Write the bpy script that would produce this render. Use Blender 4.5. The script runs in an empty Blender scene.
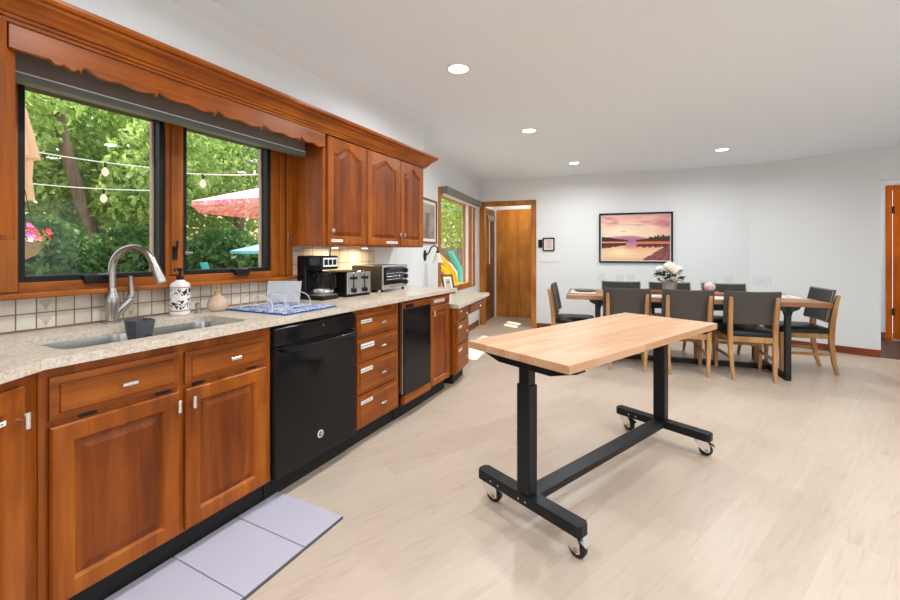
import bpy, math, random
from mathutils import Vector, Matrix
random.seed(7)
PI = math.pi
sc = bpy.context.scene
COL = sc.collection

# ---------------------------------------------------------------- materials
def _new(name):
    m = bpy.data.materials.new(name); m.use_nodes = True
    nt = m.node_tree
    return m, nt, nt.nodes['Principled BSDF']

def srgb(r, g, b):
    def f(c):
        c /= 255.0
        return c / 12.92 if c <= 0.04045 else ((c + 0.055) / 1.055) ** 2.4
    return (f(r), f(g), f(b), 1)

def plain(name, col, rough=0.5, metal=0.0, spec=0.5, coat=0.0, trans=0.0, ior=1.45):
    m, nt, p = _new(name)
    p.inputs['Base Color'].default_value = col
    p.inputs['Roughness'].default_value = rough
    p.inputs['Metallic'].default_value = metal
    p.inputs['Specular IOR Level'].default_value = spec
    p.inputs['Coat Weight'].default_value = coat
    p.inputs['Transmission Weight'].default_value = trans
    p.inputs['IOR'].default_value = ior
    return m

def coords(nt, scale=(1, 1, 1), rot=(0, 0, 0), kind='Object'):
    tc = nt.nodes.new('ShaderNodeTexCoord'); mp = nt.nodes.new('ShaderNodeMapping')
    mp.inputs['Scale'].default_value = scale; mp.inputs['Rotation'].default_value = rot
    nt.links.new(tc.outputs[kind], mp.inputs['Vector'])
    return mp.outputs['Vector']

def noise(nt, vec, scale, detail=4, rough=0.6, dist=0.0):
    n = nt.nodes.new('ShaderNodeTexNoise')
    n.inputs['Scale'].default_value = scale; n.inputs['Detail'].default_value = detail
    n.inputs['Roughness'].default_value = rough; n.inputs['Distortion'].default_value = dist
    nt.links.new(vec, n.inputs['Vector'])
    return n.outputs['Fac']

def ramp(nt, fac, stops, interp='LINEAR'):
    r = nt.nodes.new('ShaderNodeValToRGB'); r.color_ramp.interpolation = interp
    els = r.color_ramp.elements
    while len(els) < len(stops): els.new(0.5)
    for e, (p, c) in zip(els, stops): e.position = p; e.color = c
    nt.links.new(fac, r.inputs['Fac'])
    return r.outputs['Color']

def mix(nt, fac, a, b, mode='MIX'):
    x = nt.nodes.new('ShaderNodeMix'); x.data_type = 'RGBA'; x.blend_type = mode
    for sock, v in ((x.inputs[0], fac), (x.inputs[6], a), (x.inputs[7], b)):
        if isinstance(v, (int, float)): sock.default_value = v
        elif isinstance(v, tuple): sock.default_value = v
        else: nt.links.new(v, sock)
    return x.outputs[2]

def bump(nt, p, h, strength=0.2, dist=0.01):
    b = nt.nodes.new('ShaderNodeBump'); b.inputs['Strength'].default_value = strength
    b.inputs['Distance'].default_value = dist
    nt.links.new(h, b.inputs['Height']); nt.links.new(b.outputs['Normal'], p.inputs['Normal'])

def wood(name, dark, mid, light, axis='z', rough=0.35, grain=1.0, coat=0.0):
    m, nt, p = _new(name)
    s = {'x': (1.2, 16, 16), 'y': (16, 1.2, 16), 'z': (16, 16, 1.2)}[axis]
    v = coords(nt, tuple(k * grain for k in s))
    n1 = noise(nt, v, 1.0, 6, 0.62, 0.6)
    v2 = coords(nt, (2.2, 2.2, 1.3))
    n2 = noise(nt, v2, 2.0, 3, 0.5)
    c = ramp(nt, n1, [(0.28, dark), (0.5, mid), (0.74, light)])
    c2 = ramp(nt, n2, [(0.3, (0.72, 0.70, 0.68, 1)), (0.7, (1.12, 1.12, 1.12, 1))])
    col = mix(nt, 1.0, c, c2, 'MULTIPLY')
    nt.links.new(col, p.inputs['Base Color'])
    p.inputs['Roughness'].default_value = rough; p.inputs['Specular IOR Level'].default_value = 0.28
    p.inputs['Coat Weight'].default_value = coat; p.inputs['Coat Roughness'].default_value = 0.25
    bump(nt, p, n1, 0.06, 0.004)
    return m

MT = {}
MT['wall'] = plain('wall_paint', srgb(232, 234, 235), 0.7, spec=0.25)
MT['ceiling'] = plain('ceiling_paint', srgb(237, 247, 255), 0.8, spec=0.2)
WD, WM, WL = srgb(116, 55, 9), srgb(155, 79, 16), srgb(184, 105, 29)
MT['wood_v'] = wood('cabinet_wood_vertical', WD, WM, WL, 'z', 0.38)
MT['wood_h'] = wood('cabinet_wood_horizontal', WD, WM, WL, 'x', 0.38)
MT['wood_y'] = wood('cabinet_wood_lengthwise', WD, WM, WL, 'y', 0.38)
PD, PM, PL = srgb(92, 39, 7), srgb(128, 60, 11), srgb(156, 82, 22)
MT['panel_v'] = wood('cabinet_panel_wood', PD, PM, PL, 'z', 0.4)
MT['panel_h'] = wood('drawer_front_wood', srgb(110, 54, 12), srgb(148, 76, 19), srgb(176, 100, 31), 'x', 0.38)
MT['casing'] = wood('golden_oak_casing', srgb(150, 88, 34), srgb(186, 118, 52), srgb(208, 142, 72), 'z', 0.4)
MT['window_wood'] = wood('window_wood', srgb(120, 60, 13), srgb(162, 88, 23), srgb(188, 112, 37), 'y', 0.4)
MT['window_wood_v'] = wood('window_wood_upright', srgb(120, 60, 13), srgb(162, 88, 23), srgb(188, 112, 37), 'z', 0.4)
MT['flat_door'] = wood('flat_orange_door_wood', srgb(172, 106, 34), srgb(202, 132, 52), srgb(216, 148, 66), 'z', 0.4, 0.5)
MT['hall_door'] = wood('hall_door_wood', srgb(176, 82, 12), srgb(204, 102, 22), srgb(216, 118, 32), 'z', 0.4, 0.5)
MT['hall_door'].node_tree.nodes['Principled BSDF'].inputs['Specular IOR Level'].default_value = 0.1
MT['brown_door'] = wood('brown_door_wood', srgb(96, 56, 26), srgb(122, 74, 38), srgb(142, 92, 50), 'z', 0.4)
MT['baseboard'] = wood('baseboard_wood', srgb(110, 52, 24), srgb(140, 72, 36), srgb(160, 90, 50), 'x', 0.4)
MT['chair_wood'] = wood('chair_oak', srgb(160, 112, 66), srgb(190, 142, 92), srgb(206, 162, 112), 'z', 0.45)
MT['table_wood'] = wood('dining_table_wood', srgb(128, 84, 54), srgb(160, 112, 78), srgb(190, 146, 110), 'x', 0.4)
MT['tray_wood'] = wood('red_brown_board_wood', srgb(130, 62, 42), srgb(160, 84, 60), srgb(180, 104, 78), 'x', 0.4)
MT['stem_wood'] = wood('tree_bark', srgb(92, 76, 60), srgb(128, 108, 88), srgb(158, 138, 116), 'z', 0.9, 0.6)

# butcher block top of the rolling table: narrow staves
def butcher():
    m, nt, p = _new('butcher_block')
    v = coords(nt)
    br = nt.nodes.new('ShaderNodeTexBrick')
    br.offset = 0.37; br.inputs['Scale'].default_value = 1.0
    br.inputs['Brick Width'].default_value = 0.42; br.inputs['Row Height'].default_value = 0.042
    br.inputs['Mortar Size'].default_value = 0.0006; br.inputs['Mortar Smooth'].default_value = 0.3
    br.inputs['Bias'].default_value = 0.0
    br.inputs['Color1'].default_value = srgb(212, 169, 133); br.inputs['Color2'].default_value = srgb(197, 148, 110)
    br.inputs['Mortar'].default_value = srgb(186, 138, 98)
    nt.links.new(v, br.inputs['Vector'])
    n = noise(nt, coords(nt, (2, 30, 30)), 1.0, 5, 0.6, 0.5)
    c2 = ramp(nt, n, [(0.3, (0.86, 0.84, 0.82, 1)), (0.7, (1.08, 1.08, 1.08, 1))])
    nt.links.new(mix(nt, 1.0, br.outputs['Color'], c2, 'MULTIPLY'), p.inputs['Base Color'])
    p.inputs['Roughness'].default_value = 0.42
    return m
MT['butcher'] = butcher()

def floor_mat():
    m, nt, p = _new('pale_plank_floor')
    ang = math.atan2(0.914, 0.405)
    tc = nt.nodes.new('ShaderNodeTexCoord'); mp = nt.nodes.new('ShaderNodeMapping')
    mp.vector_type = 'TEXTURE'; mp.inputs['Rotation'].default_value = (0, 0, ang)
    nt.links.new(tc.outputs['Object'], mp.inputs['Vector']); v = mp.outputs['Vector']
    br = nt.nodes.new('ShaderNodeTexBrick')
    br.offset = 0.37; br.inputs['Scale'].default_value = 1.0
    br.inputs['Brick Width'].default_value = 1.22; br.inputs['Row Height'].default_value = 0.18
    br.inputs['Mortar Size'].default_value = 0.0009; br.inputs['Mortar Smooth'].default_value = 0.2
    br.inputs['Color1'].default_value = srgb(204, 185, 168); br.inputs['Color2'].default_value = srgb(196, 176, 158)
    br.inputs['Mortar'].default_value = srgb(190, 172, 156)
    nt.links.new(v, br.inputs['Vector'])
    sm = nt.nodes.new('ShaderNodeMapping'); sm.inputs['Scale'].default_value = (1.0, 9, 1)
    nt.links.new(v, sm.inputs['Vector'])
    # shift the grain plank by plank
    add = nt.nodes.new('ShaderNodeVectorMath'); add.operation = 'MULTIPLY_ADD'
    nt.links.new(br.outputs['Color'], add.inputs[0]); add.inputs[1].default_value = (40, 40, 40)
    nt.links.new(sm.outputs['Vector'], add.inputs[2])
    n = noise(nt, add.outputs['Vector'], 2.2, 6, 0.62, 1.4)
    c = ramp(nt, n, [(0.28, (0.86, 0.84, 0.82, 1)), (0.44, (0.98, 0.975, 0.97, 1)), (0.7, (1.05, 1.05, 1.05, 1))])
    nt.links.new(mix(nt, 1.0, br.outputs['Color'], c, 'MULTIPLY'), p.inputs['Base Color'])
    p.inputs['Roughness'].default_value = 0.34; p.inputs['Specular IOR Level'].default_value = 0.38
    bump(nt, p, n, 0.03, 0.002)
    return m
MT['floor'] = floor_mat()

def granite():
    m, nt, p = _new('beige_speckled_stone')
    v = coords(nt)
    n1 = noise(nt, v, 240, 3, 0.7); n2 = noise(nt, v, 75, 4, 0.65); n3 = noise(nt, v, 5, 3, 0.5)
    a = ramp(nt, n1, [(0.33, srgb(146, 126, 108)), (0.45, srgb(206, 190, 172)), (0.65, srgb(232, 220, 206))])
    b = ramp(nt, n2, [(0.36, srgb(174, 154, 136)), (0.5, srgb(214, 200, 183)), (0.7, srgb(234, 224, 210))])
    c = mix(nt, 0.5, a, b)
    d = ramp(nt, n3, [(0.3, (0.92, 0.91, 0.9, 1)), (0.7, (1.05, 1.05, 1.05, 1))])
    nt.links.new(mix(nt, 1.0, c, d, 'MULTIPLY'), p.inputs['Base Color'])
    p.inputs['Roughness'].default_value = 0.22
    return m
MT['stone'] = granite()

def tiles(name, tw, th_, ox, oz):
    m, nt, p = _new(name)
    sp = nt.nodes.new('ShaderNodeSeparateXYZ'); tc = nt.nodes.new('ShaderNodeTexCoord')
    nt.links.new(tc.outputs['Object'], sp.inputs[0])
    cb = nt.nodes.new('ShaderNodeCombineXYZ')
    nt.links.new(sp.outputs['Y'], cb.inputs['X']); nt.links.new(sp.outputs['Z'], cb.inputs['Y'])
    br = nt.nodes.new('ShaderNodeTexBrick'); br.offset = 0.0
    br.inputs['Scale'].default_value = 1.0
    br.inputs['Brick Width'].default_value = tw; br.inputs['Row Height'].default_value = th_
    br.inputs['Mortar Size'].default_value = 0.0026; br.inputs['Mortar Smooth'].default_value = 0.1
    br.inputs['Color1'].default_value = srgb(224, 216, 202); br.inputs['Color2'].default_value = srgb(210, 200, 184)
    br.inputs['Mortar'].default_value = srgb(140, 104, 72)
    mp = nt.nodes.new('ShaderNodeMapping'); mp.inputs['Location'].default_value = (ox, oz, 0)
    nt.links.new(cb.outputs[0], mp.inputs['Vector']); nt.links.new(mp.outputs[0], br.inputs['Vector'])
    n = noise(nt, coords(nt), 30, 4, 0.6)
    c = ramp(nt, n, [(0.3, (0.93, 0.92, 0.9, 1)), (0.7, (1.04, 1.04, 1.04, 1))])
    nt.links.new(mix(nt, 1.0, br.outputs['Color'], c, 'MULTIPLY'), p.inputs['Base Color'])
    p.inputs['Roughness'].default_value = 0.3
    inv = nt.nodes.new('ShaderNodeMath'); inv.operation = 'SUBTRACT'; inv.inputs[0].default_value = 1
    nt.links.new(br.outputs['Fac'], inv.inputs[1]); bump(nt, p, inv.outputs[0], 0.4, 0.002)
    return m
MT['tile'] = tiles('cream_wall_tile', 0.0625, 0.066, 0.0, 0.07)
MT['tile_large'] = tiles('cream_wall_tile_large', 0.095, 0.094, 0.0, 0.068)

MT['tile_motif'] = plain('tile_motif_grey', srgb(186, 176, 164), 0.4)
MT['black_gloss'] = plain('black_gloss', (0.008, 0.008, 0.009, 1), 0.10, spec=0.28)
MT['black_matte'] = plain('black_powdercoat', (0.010, 0.012, 0.014, 1), 0.40, spec=0.3)
MT['black_iron'] = plain('black_iron', (0.014, 0.014, 0.014, 1), 0.55)
MT['black_plastic'] = plain('black_plastic', (0.010, 0.010, 0.011, 1), 0.3, spec=0.3)
MT['black_frame'] = plain('black_sash', (0.012, 0.012, 0.012, 1), 0.45, spec=0.25)
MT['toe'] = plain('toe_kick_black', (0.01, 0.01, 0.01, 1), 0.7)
MT['chrome'] = plain('chrome', (0.82, 0.82, 0.82, 1), 0.12, 1.0)
MT['nickel'] = plain('brushed_nickel', (0.46, 0.43, 0.40, 1), 0.26, 1.0)
MT['steel'] = plain('stainless_steel', (0.62, 0.62, 0.61, 1), 0.25, 1.0)
MT['dull_metal'] = plain('dull_metal', (0.45, 0.44, 0.42, 1), 0.35, 1.0)
MT['dark_metal'] = plain('dark_brown_metal', (0.10, 0.085, 0.075, 1), 0.35, 0.7)
MT['track'] = plain('beige_screen_track', srgb(190, 170, 146), 0.6)
MT['white_plastic'] = plain('white_plastic', srgb(236, 236, 234), 0.4)
MT['white_paper'] = plain('white_paper', srgb(240, 238, 234), 0.7)
MT['ink'] = plain('grey_ink', srgb(120, 120, 120), 0.7)
MT['leather'] = plain('black_leather', (0.014, 0.014, 0.015, 1), 0.4, spec=0.35)
MT['charcoal'] = plain('charcoal_upholstery', srgb(84, 78, 73), 0.75, spec=0.3)
MT['charcoal_front'] = plain('dark_upholstery_front', srgb(48, 46, 45), 0.5, spec=0.4)
MT['piping'] = plain('beige_piping', srgb(170, 156, 136), 0.7)
MT['shade'] = plain('dark_brown_shade', srgb(122, 112, 104), 0.8)
MT['shade_rail'] = plain('grey_shade_rail', srgb(112, 118, 114), 0.4)
MT['grey_blind'] = plain('grey_blind', srgb(128, 126, 116), 0.6)
MT['rubber'] = plain('black_rubber', (0.012, 0.012, 0.012, 1), 0.6)
MT['grey_silicone'] = plain('dark_grey_silicone', srgb(84, 86, 90), 0.6)
MT['mat'] = plain('lavender_grey_foam', srgb(190, 185, 200), 0.6)
MT['mat_fold'] = plain('dark_mat_edge', srgb(96, 94, 98), 0.7)
MT['pot'] = plain('grey_concrete_pot', srgb(166, 160, 154), 0.8)
MT['petal'] = plain('cream_petal', srgb(246, 232, 214), 0.6)
MT['petal_white'] = plain('white_petal', srgb(248, 248, 244), 0.6)
MT['petal_pink'] = plain('pale_pink_petal', srgb(236, 214, 204), 0.6)
MT['plant_leaf'] = plain('dark_green_leaf', srgb(44, 74, 36), 0.5)
MT['napkin'] = plain('white_linen', srgb(226, 224, 222), 0.8)
MT['placemat'] = plain('pale_placemat', srgb(214, 206, 198), 0.8)
MT['dark_plate'] = plain('dark_slate_plate', srgb(70, 66, 64), 0.5)
MT['gold'] = plain('brass_pump', srgb(206, 180, 120), 0.3, 0.8)
MT['sconce_glass'] = plain('frosted_sconce_glass', srgb(228, 214, 200), 0.5)
MT['bronze'] = plain('dark_bronze', srgb(50, 42, 38), 0.4, 0.6)
MT['hall_floor'] = plain('hall_vinyl', srgb(186, 172, 156), 0.4)
MT['dark_floor'] = wood('dark_hall_floor', srgb(70, 58, 50), srgb(92, 78, 68), srgb(112, 98, 86), 'x', 0.4)
MT['cork'] = plain('cork', srgb(198, 164, 122), 0.8)
MT['noodle_yellow'] = plain('yellow_foam', srgb(250, 206, 40), 0.7)
MT['noodle_teal'] = plain('teal_foam', srgb(70, 200, 196), 0.7)
MT['noodle_white'] = plain('white_foam', srgb(236, 240, 240), 0.7)
MT['pink_cloth'] = None
MT['blue_cloth'] = plain('light_blue_canopy', srgb(110, 190, 214), 0.7)
MT['beige_cloth'] = plain('beige_canopy', srgb(216, 178, 140), 0.8)
MT['teal_plastic'] = plain('teal_plastic', srgb(30, 150, 150), 0.5)
MT['fence_wood'] = wood('weathered_fence_wood', srgb(110, 104, 96), srgb(140, 134, 124), srgb(164, 158, 148), 'z', 0.9)
MT['basket'] = plain('coir_basket', srgb(140, 120, 96), 0.9)
MT['flower_red'] = plain('red_flower', srgb(240, 70, 60), 0.6)
MT['flower_pink'] = plain('magenta_flower', srgb(220, 70, 170), 0.6)
MT['flower_orange'] = plain('orange_flower', srgb(250, 150, 80), 0.6)
MT['flower_white'] = plain('white_flower', srgb(244, 226, 226), 0.6)
MT['wire'] = plain('pale_wire', srgb(214, 214, 210), 0.5)

def pink_cloth():
    m, nt, p = _new('pink_patterned_canopy')
    v = coords(nt)
    n = noise(nt, v, 9, 3, 0.5)
    nt.links.new(ramp(nt, n, [(0.46, srgb(248, 168, 178)), (0.5, srgb(232, 80, 110)), (0.56, srgb(250, 200, 202))]), p.inputs['Base Color'])
    p.inputs['Roughness'].default_value = 0.8
    return m
MT['pink_cloth'] = pink_cloth()

def emit(name, col, strength):
    m = bpy.data.materials.new(name); m.use_nodes = True; nt = m.node_tree
    nt.nodes.remove(nt.nodes['Principled BSDF'])
    e = nt.nodes.new('ShaderNodeEmission'); e.inputs[0].default_value = col; e.inputs[1].default_value = strength
    nt.links.new(e.outputs[0], nt.nodes['Material Output'].inputs[0])
    return m
MT['lamp_glow'] = emit('lamp_glow', (1, 0.97, 0.92, 1), 9.0)
MT['puck_glow'] = emit('warm_puck_glow', (1, 0.78, 0.5, 1), 12.0)
MT['bulb_glow'] = emit('warm_bulb', (1, 0.86, 0.66, 1), 1.1)

def pane(name, refl=0.06, tint=(1, 1, 1, 1)):
    m = bpy.data.materials.new(name); m.use_nodes = True; nt = m.node_tree
    nt.nodes.remove(nt.nodes['Principled BSDF'])
    t = nt.nodes.new('ShaderNodeBsdfTransparent'); t.inputs[0].default_value = tint
    g = nt.nodes.new('ShaderNodeBsdfGlossy'); g.inputs['Roughness'].default_value = 0.02
    lw = nt.nodes.new('ShaderNodeLayerWeight'); lw.inputs['Blend'].default_value = 0.5
    pw = nt.nodes.new('ShaderNodeMath'); pw.operation = 'POWER'; pw.inputs[1].default_value = 5; nt.links.new(lw.outputs['Facing'], pw.inputs[0])
    f = nt.nodes.new('ShaderNodeMath'); f.operation = 'MULTIPLY_ADD'; f.inputs[1].default_value = 0.4; f.inputs[2].default_value = 0.015; nt.links.new(pw.outputs[0], f.inputs[0])
    x = nt.nodes.new('ShaderNodeMixShader')
    nt.links.new(f.outputs[0], x.inputs[0]); nt.links.new(t.outputs[0], x.inputs[1]); nt.links.new(g.outputs[0], x.inputs[2])
    nt.links.new(x.outputs[0], nt.nodes['Material Output'].inputs[0])
    return m
MT['pane'] = pane('window_glass')
MT['glass'] = pane('thin_clear_glass', tint=(0.965, 0.97, 0.975, 1))
MT['frosted'] = plain('frosted_clear_plastic', srgb(222, 224, 228), 0.3)
MT['frosted'].node_tree.nodes['Principled BSDF'].inputs['Alpha'].default_value = 0.62
MT['amber_glass'] = plain('pinkish_ribbed_glass', srgb(226, 196, 172), 0.12)
MT['amber_glass'].node_tree.nodes['Principled BSDF'].inputs['Alpha'].default_value = 0.72

def leaf_mat(name, a, b, c):
    m = bpy.data.materials.new(name); m.use_nodes = True; nt = m.node_tree
    p = nt.nodes['Principled BSDF']
    n = noise(nt, coords(nt), 2.3, 4, 0.7)
    n2 = noise(nt, coords(nt), 26.0, 2, 0.5)
    mm = nt.nodes.new('ShaderNodeMath'); mm.operation = 'ADD'
    nt.links.new(n, mm.inputs[0]); nt.links.new(n2, mm.inputs[1])
    hf = nt.nodes.new('ShaderNodeMath'); hf.operation = 'MULTIPLY'; hf.inputs[1].default_value = 0.5
    nt.links.new(mm.outputs[0], hf.inputs[0])
    col = ramp(nt, hf.outputs[0], [(0.36, a), (0.5, b), (0.64, c)])
    nt.links.new(col, p.inputs['Base Color']); p.inputs['Roughness'].default_value = 0.55
    p.inputs['Specular IOR Level'].default_value = 0.25
    tr = nt.nodes.new('ShaderNodeBsdfTranslucent'); nt.links.new(col, tr.inputs[0])
    x = nt.nodes.new('ShaderNodeMixShader'); x.inputs[0].default_value = 0.45
    nt.links.new(p.outputs[0], x.inputs[1]); nt.links.new(tr.outputs[0], x.inputs[2])
    nt.links.new(x.outputs[0], nt.nodes['Material Output'].inputs[0])
    return m
MT['leaf_light'] = leaf_mat('pale_green_leaf', srgb(104, 134, 62), srgb(160, 188, 98), srgb(214, 224, 150))  # palest of the leaf greens
MT['leaf_mid'] = leaf_mat('mid_leaf', srgb(84, 116, 58), srgb(132, 166, 86), srgb(186, 206, 128))
MT['leaf_dark'] = leaf_mat('hedge_leaf', srgb(52, 86, 44), srgb(86, 126, 62), srgb(132, 164, 90))

# ---------------------------------------------------------------- mesh builder
class MB:
    def __init__(self): self.v = []; self.f = []; self.mi = None
    def add(self, vs, fs):
        o = len(self.v); self.v += [tuple(p) for p in vs]; self.f += [tuple(i + o for i in q) for q in fs]; return self
    def box(self, x0, x1, y0, y1, z0, z1):
        vs = [(x0, y0, z0), (x1, y0, z0), (x1, y1, z0), (x0, y1, z0), (x0, y0, z1), (x1, y0, z1), (x1, y1, z1), (x0, y1, z1)]
        return self.add(vs, [(0, 3, 2, 1), (4, 5, 6, 7), (0, 1, 5, 4), (1, 2, 6, 5), (2, 3, 7, 6), (3, 0, 4, 7)])
    def obox(self, c, size, M):
        sx, sy, sz = [s / 2 for s in size]; c = Vector(c)
        vs = [c + M @ Vector((a * sx, b * sy, d * sz)) for a, b, d in ((-1, -1, -1), (1, -1, -1), (1, 1, -1), (-1, 1, -1), (-1, -1, 1), (1, -1, 1), (1, 1, 1), (-1, 1, 1))]
        return self.add(vs, [(0, 3, 2, 1), (4, 5, 6, 7), (0, 1, 5, 4), (1, 2, 6, 5), (2, 3, 7, 6), (3, 0, 4, 7)])
    def rings(self, rs, cap0=True, cap1=True, closed=False):
        n = len(rs[0]); o = len(self.v)
        for r in rs: self.v += [tuple(p) for p in r]
        m = len(rs)
        for k in range(m if closed else m - 1):
            a = o + k * n; b = o + ((k + 1) % m) * n
            for i in range(n):
                j = (i + 1) % n; self.f.append((a + i, a + j, b + j, b + i))
        if not closed:
            if cap0: self.f.append(tuple(o + i for i in reversed(range(n))))
            if cap1: self.f.append(tuple(o + (m - 1) * n + i for i in range(n)))
        return self
    def tube(self, pts, r, n=10, closed=False, square=None):
        pts = [Vector(p) for p in pts]; rs = []; m = len(pts); up = None
        for i, p in enumerate(pts):
            a = pts[i - 1] if (i or closed) else p; b = pts[(i + 1) % m] if (i < m - 1 or closed) else p
            t = (b - a).normalized()
            if up is None: up = Vector((0, 0, 1)) if abs(t.z) < 0.9 else Vector((0, 1, 0))
            s = t.cross(up).normalized(); up = s.cross(t).normalized()
            rr = r[i] if isinstance(r, (list, tuple)) else r
            if square:
                w, hh = square
                rs.append([p + s * a_ * w / 2 + up * b_ * hh / 2 for a_, b_ in ((-1, -1), (1, -1), (1, 1), (-1, 1))])
            else:
                rs.append([p + (s * math.cos(2 * PI * k / n) + up * math.sin(2 * PI * k / n)) * rr for k in range(n)])
        return self.rings(rs, closed=closed)
    def lathe(self, prof, n=24, c=(0, 0, 0), axis='z', cap=True, wob=None):
        rs = []
        for r, z in prof:
            ring = []
            for k in range(n):
                a = 2 * PI * k / n; q = r * (wob(a) if wob else 1)
                x, y = q * math.cos(a), q * math.sin(a)
                if axis == 'z': ring.append((c[0] + x, c[1] + y, c[2] + z))
                elif axis == 'x': ring.append((c[0] + z, c[1] + x, c[2] + y))
                else: ring.append((c[0] + y, c[1] + z, c[2] + x))
            rs.append(ring)
        return self.rings(rs, cap, cap)
    def prism(self, poly, d):
        d = Vector(d); a = [Vector(p) for p in poly]
        return self.rings([a, [p + d for p in a]])
    def build(self, name, mat, parent=None, bevel=0.0, smooth=False, seg=2):
        me = bpy.data.meshes.new(name); me.from_pydata(self.v, [], self.f)
        me.validate()
        import bmesh
        bm = bmesh.new(); bm.from_mesh(me); bmesh.ops.recalc_face_normals(bm, faces=bm.faces); bm.to_mesh(me); bm.free()
        o = bpy.data.objects.new(name, me); COL.objects.link(o)
        me.materials.append(MT[mat] if isinstance(mat, str) else mat)
        if smooth:
            for p in me.polygons: p.use_smooth = True
            me.set_sharp_from_angle(angle=math.radians(42))
        if bevel:
            b = o.modifiers.new('bevel', 'BEVEL'); b.width = bevel; b.segments = seg; b.limit_method = 'ANGLE'; b.angle_limit = math.radians(40)
        if parent: o.parent = parent
        return o

def tag(o, label=None, cat=None, group=None, kind=None):
    if label: o['label'] = label
    if cat: o['category'] = cat
    if group: o['group'] = group
    if kind: o['kind'] = kind
    return o
def thing(name, label, cat, loc=(0, 0, 0), rz=0, group=None):
    o = bpy.data.objects.new(name, None); o.empty_display_size = 0.1; COL.objects.link(o)
    o.location = loc; o.rotation_euler = (0, 0, rz)
    return tag(o, label, cat, group)
def struct(name, mb, mat, **k):
    o = mb.build(name, mat, **k)
    if not k.get('parent'): o['kind'] = 'structure'
    return o
def dup(root, loc, rz, label):
    r = root.copy(); COL.objects.link(r); r.location = loc; r.rotation_euler = (0, 0, rz); r['label'] = label
    for ch in list(root.children):
        c = ch.copy(); COL.objects.link(c); c.parent = r
        for g in list(ch.children):
            d = g.copy(); COL.objects.link(d); d.parent = c
    return r
def B(*a): return MB().box(*a)
I3 = Matrix.Identity(3)
def Rz(a): return Matrix.Rotation(a, 3, 'Z')
def Rx(a): return Matrix.Rotation(a, 3, 'X')
def Ry(a): return Matrix.Rotation(a, 3, 'Y')

def wall_strip(mb, p, q, z0, z1, t, side=1):
    """vertical slab from p to q (plan points), thickness t to the given side"""
    p = Vector(p); q = Vector(q); d = (q - p).normalized(); n = Vector((-d.y, d.x)) * side * t
    poly = [(p.x, p.y, z0), (q.x, q.y, z0), (q.x + n.x, q.y + n.y, z0), (p.x + n.x, p.y + n.y, z0)]
    return mb.prism(poly, (0, 0, z1 - z0))

# ---------------------------------------------------------------- layout constants
H = 2.45
WX = -2.33                      # kitchen wall face
PHI = math.radians(8.65)        # dining room is turned this much
fd = Vector((-math.sin(PHI), math.cos(PHI))); rd = Vector((math.cos(PHI), math.sin(PHI)))
A = Vector((WX, 3.40))          # kitchen / dining wall bend
Bk = Vector((-2.807, 6.532))    # back left corner
Cr = Vector((1.077, 7.04))      # back wall / slanted right wall
rdir = Vector((2.423 - 1.077, 6.604 - 7.04)).normalized()
ldir = (Bk - A).normalized(); bdir = (Cr - Bk).normalized()

# ---------------------------------------------------------------- room shell
struct('floor', MB().prism([(-2.45, -3.6, -.1), (4.7, -3.6, -.1), (4.7, 5.87, -.1), (2.38, 6.62, -.1), (1.077, 7.04, -.1), (-2.85, 6.525, -.1), (-2.37, 3.4, -.1)], (0, 0, .1)), 'floor')
mb = MB()
for y0, y1, z0, z1 in ((-3.6, -1.6, 0, H), (3.6, 5.9, 0, H), (-1.6, 3.6, 2.15, H), (0.95, 1.05, 0, 2.15)): mb.box(4.6, 4.72, y0, y1, z0, z1)
struct('wall_side', mb, 'wall')
mb = MB()
for x0, x1, z0, z1 in ((-2.45, -1.2, 0, H), (2.6, 4.7, 0, H), (-1.2, 2.6, 2.1, H), (-1.2, 2.6, 0, .85)): mb.box(x0, x1, -3.72, -3.6, z0, z1)
struct('wall_rear', mb, 'wall')
struct('ceiling', MB().prism([(-2.47, -3.75, H), (6.2, -3.75, H), (6.2, 8.9, H), (-3.2, 8.9, H), (-3.08, 7.75, H), (-2.96, 6.55, H), (-2.49, 3.4, H)], (0, 0, .1)), 'ceiling')

# kitchen wall with window opening
WY0, WY1, WZ0, WZ1 = 0.60, 2.03, 1.08, 1.98
mb = MB()
for y0, y1, z0, z1 in ((-3.65, WY0, 0, H), (WY1, 3.40, 0, H), (WY0, WY1, 0, WZ0), (WY0, WY1, WZ1, H)):
    mb.box(WX - 0.16, WX, y0, y1, z0, z1)
struct('wall_left', mb, 'wall')
# dining left wall with tall window
D0, D1 = 1.19, 2.86           # distances along the wall from the bend
SW = 0.72; DT = 2.0
mb = MB()
def along(p, d, s): return (p.x + d.x * s, p.y + d.y * s)
wall_strip(mb, A, along(A, ldir, D0), 0, H, 0.16); wall_strip(mb, along(A, ldir, D1), along(A, ldir, 3.17), 0, H, 0.16)
wall_strip(mb, along(A, ldir, D0), along(A, ldir, D1), 0, SW, 0.16); wall_strip(mb, along(A, ldir, D0), along(A, ldir, D1), DT, H, 0.16)
struct('wall_dining', mb, 'wall')
# back wall with doorway
E0, E1, DH = 0.085, 0.915, 2.03
mb = MB()
wall_strip(mb, along(Bk, bdir, -0.16), along(Bk, bdir, E0), 0, H, 0.12); wall_strip(mb, along(Bk, bdir, E1), Cr, 0, H, 0.12)
wall_strip(mb, along(Bk, bdir, E0), along(Bk, bdir, E1), DH, H, 0.12)
struct('wall_back', mb, 'wall')
# slanted right wall up to the hall opening, plus header
R1 = 1.262; R2 = 2.45
mb = MB()
wall_strip(mb, Cr, along(Cr, rdir, R1), 0, H, 0.12); wall_strip(mb, along(Cr, rdir, R1), along(Cr, rdir, R2), 2.085, H, 0.12)
wall_strip(mb, along(Cr, rdir, R2), along(Cr, rdir, 4.6), 0, H, 0.12)
struct('wall_right', mb, 'wall')
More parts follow.
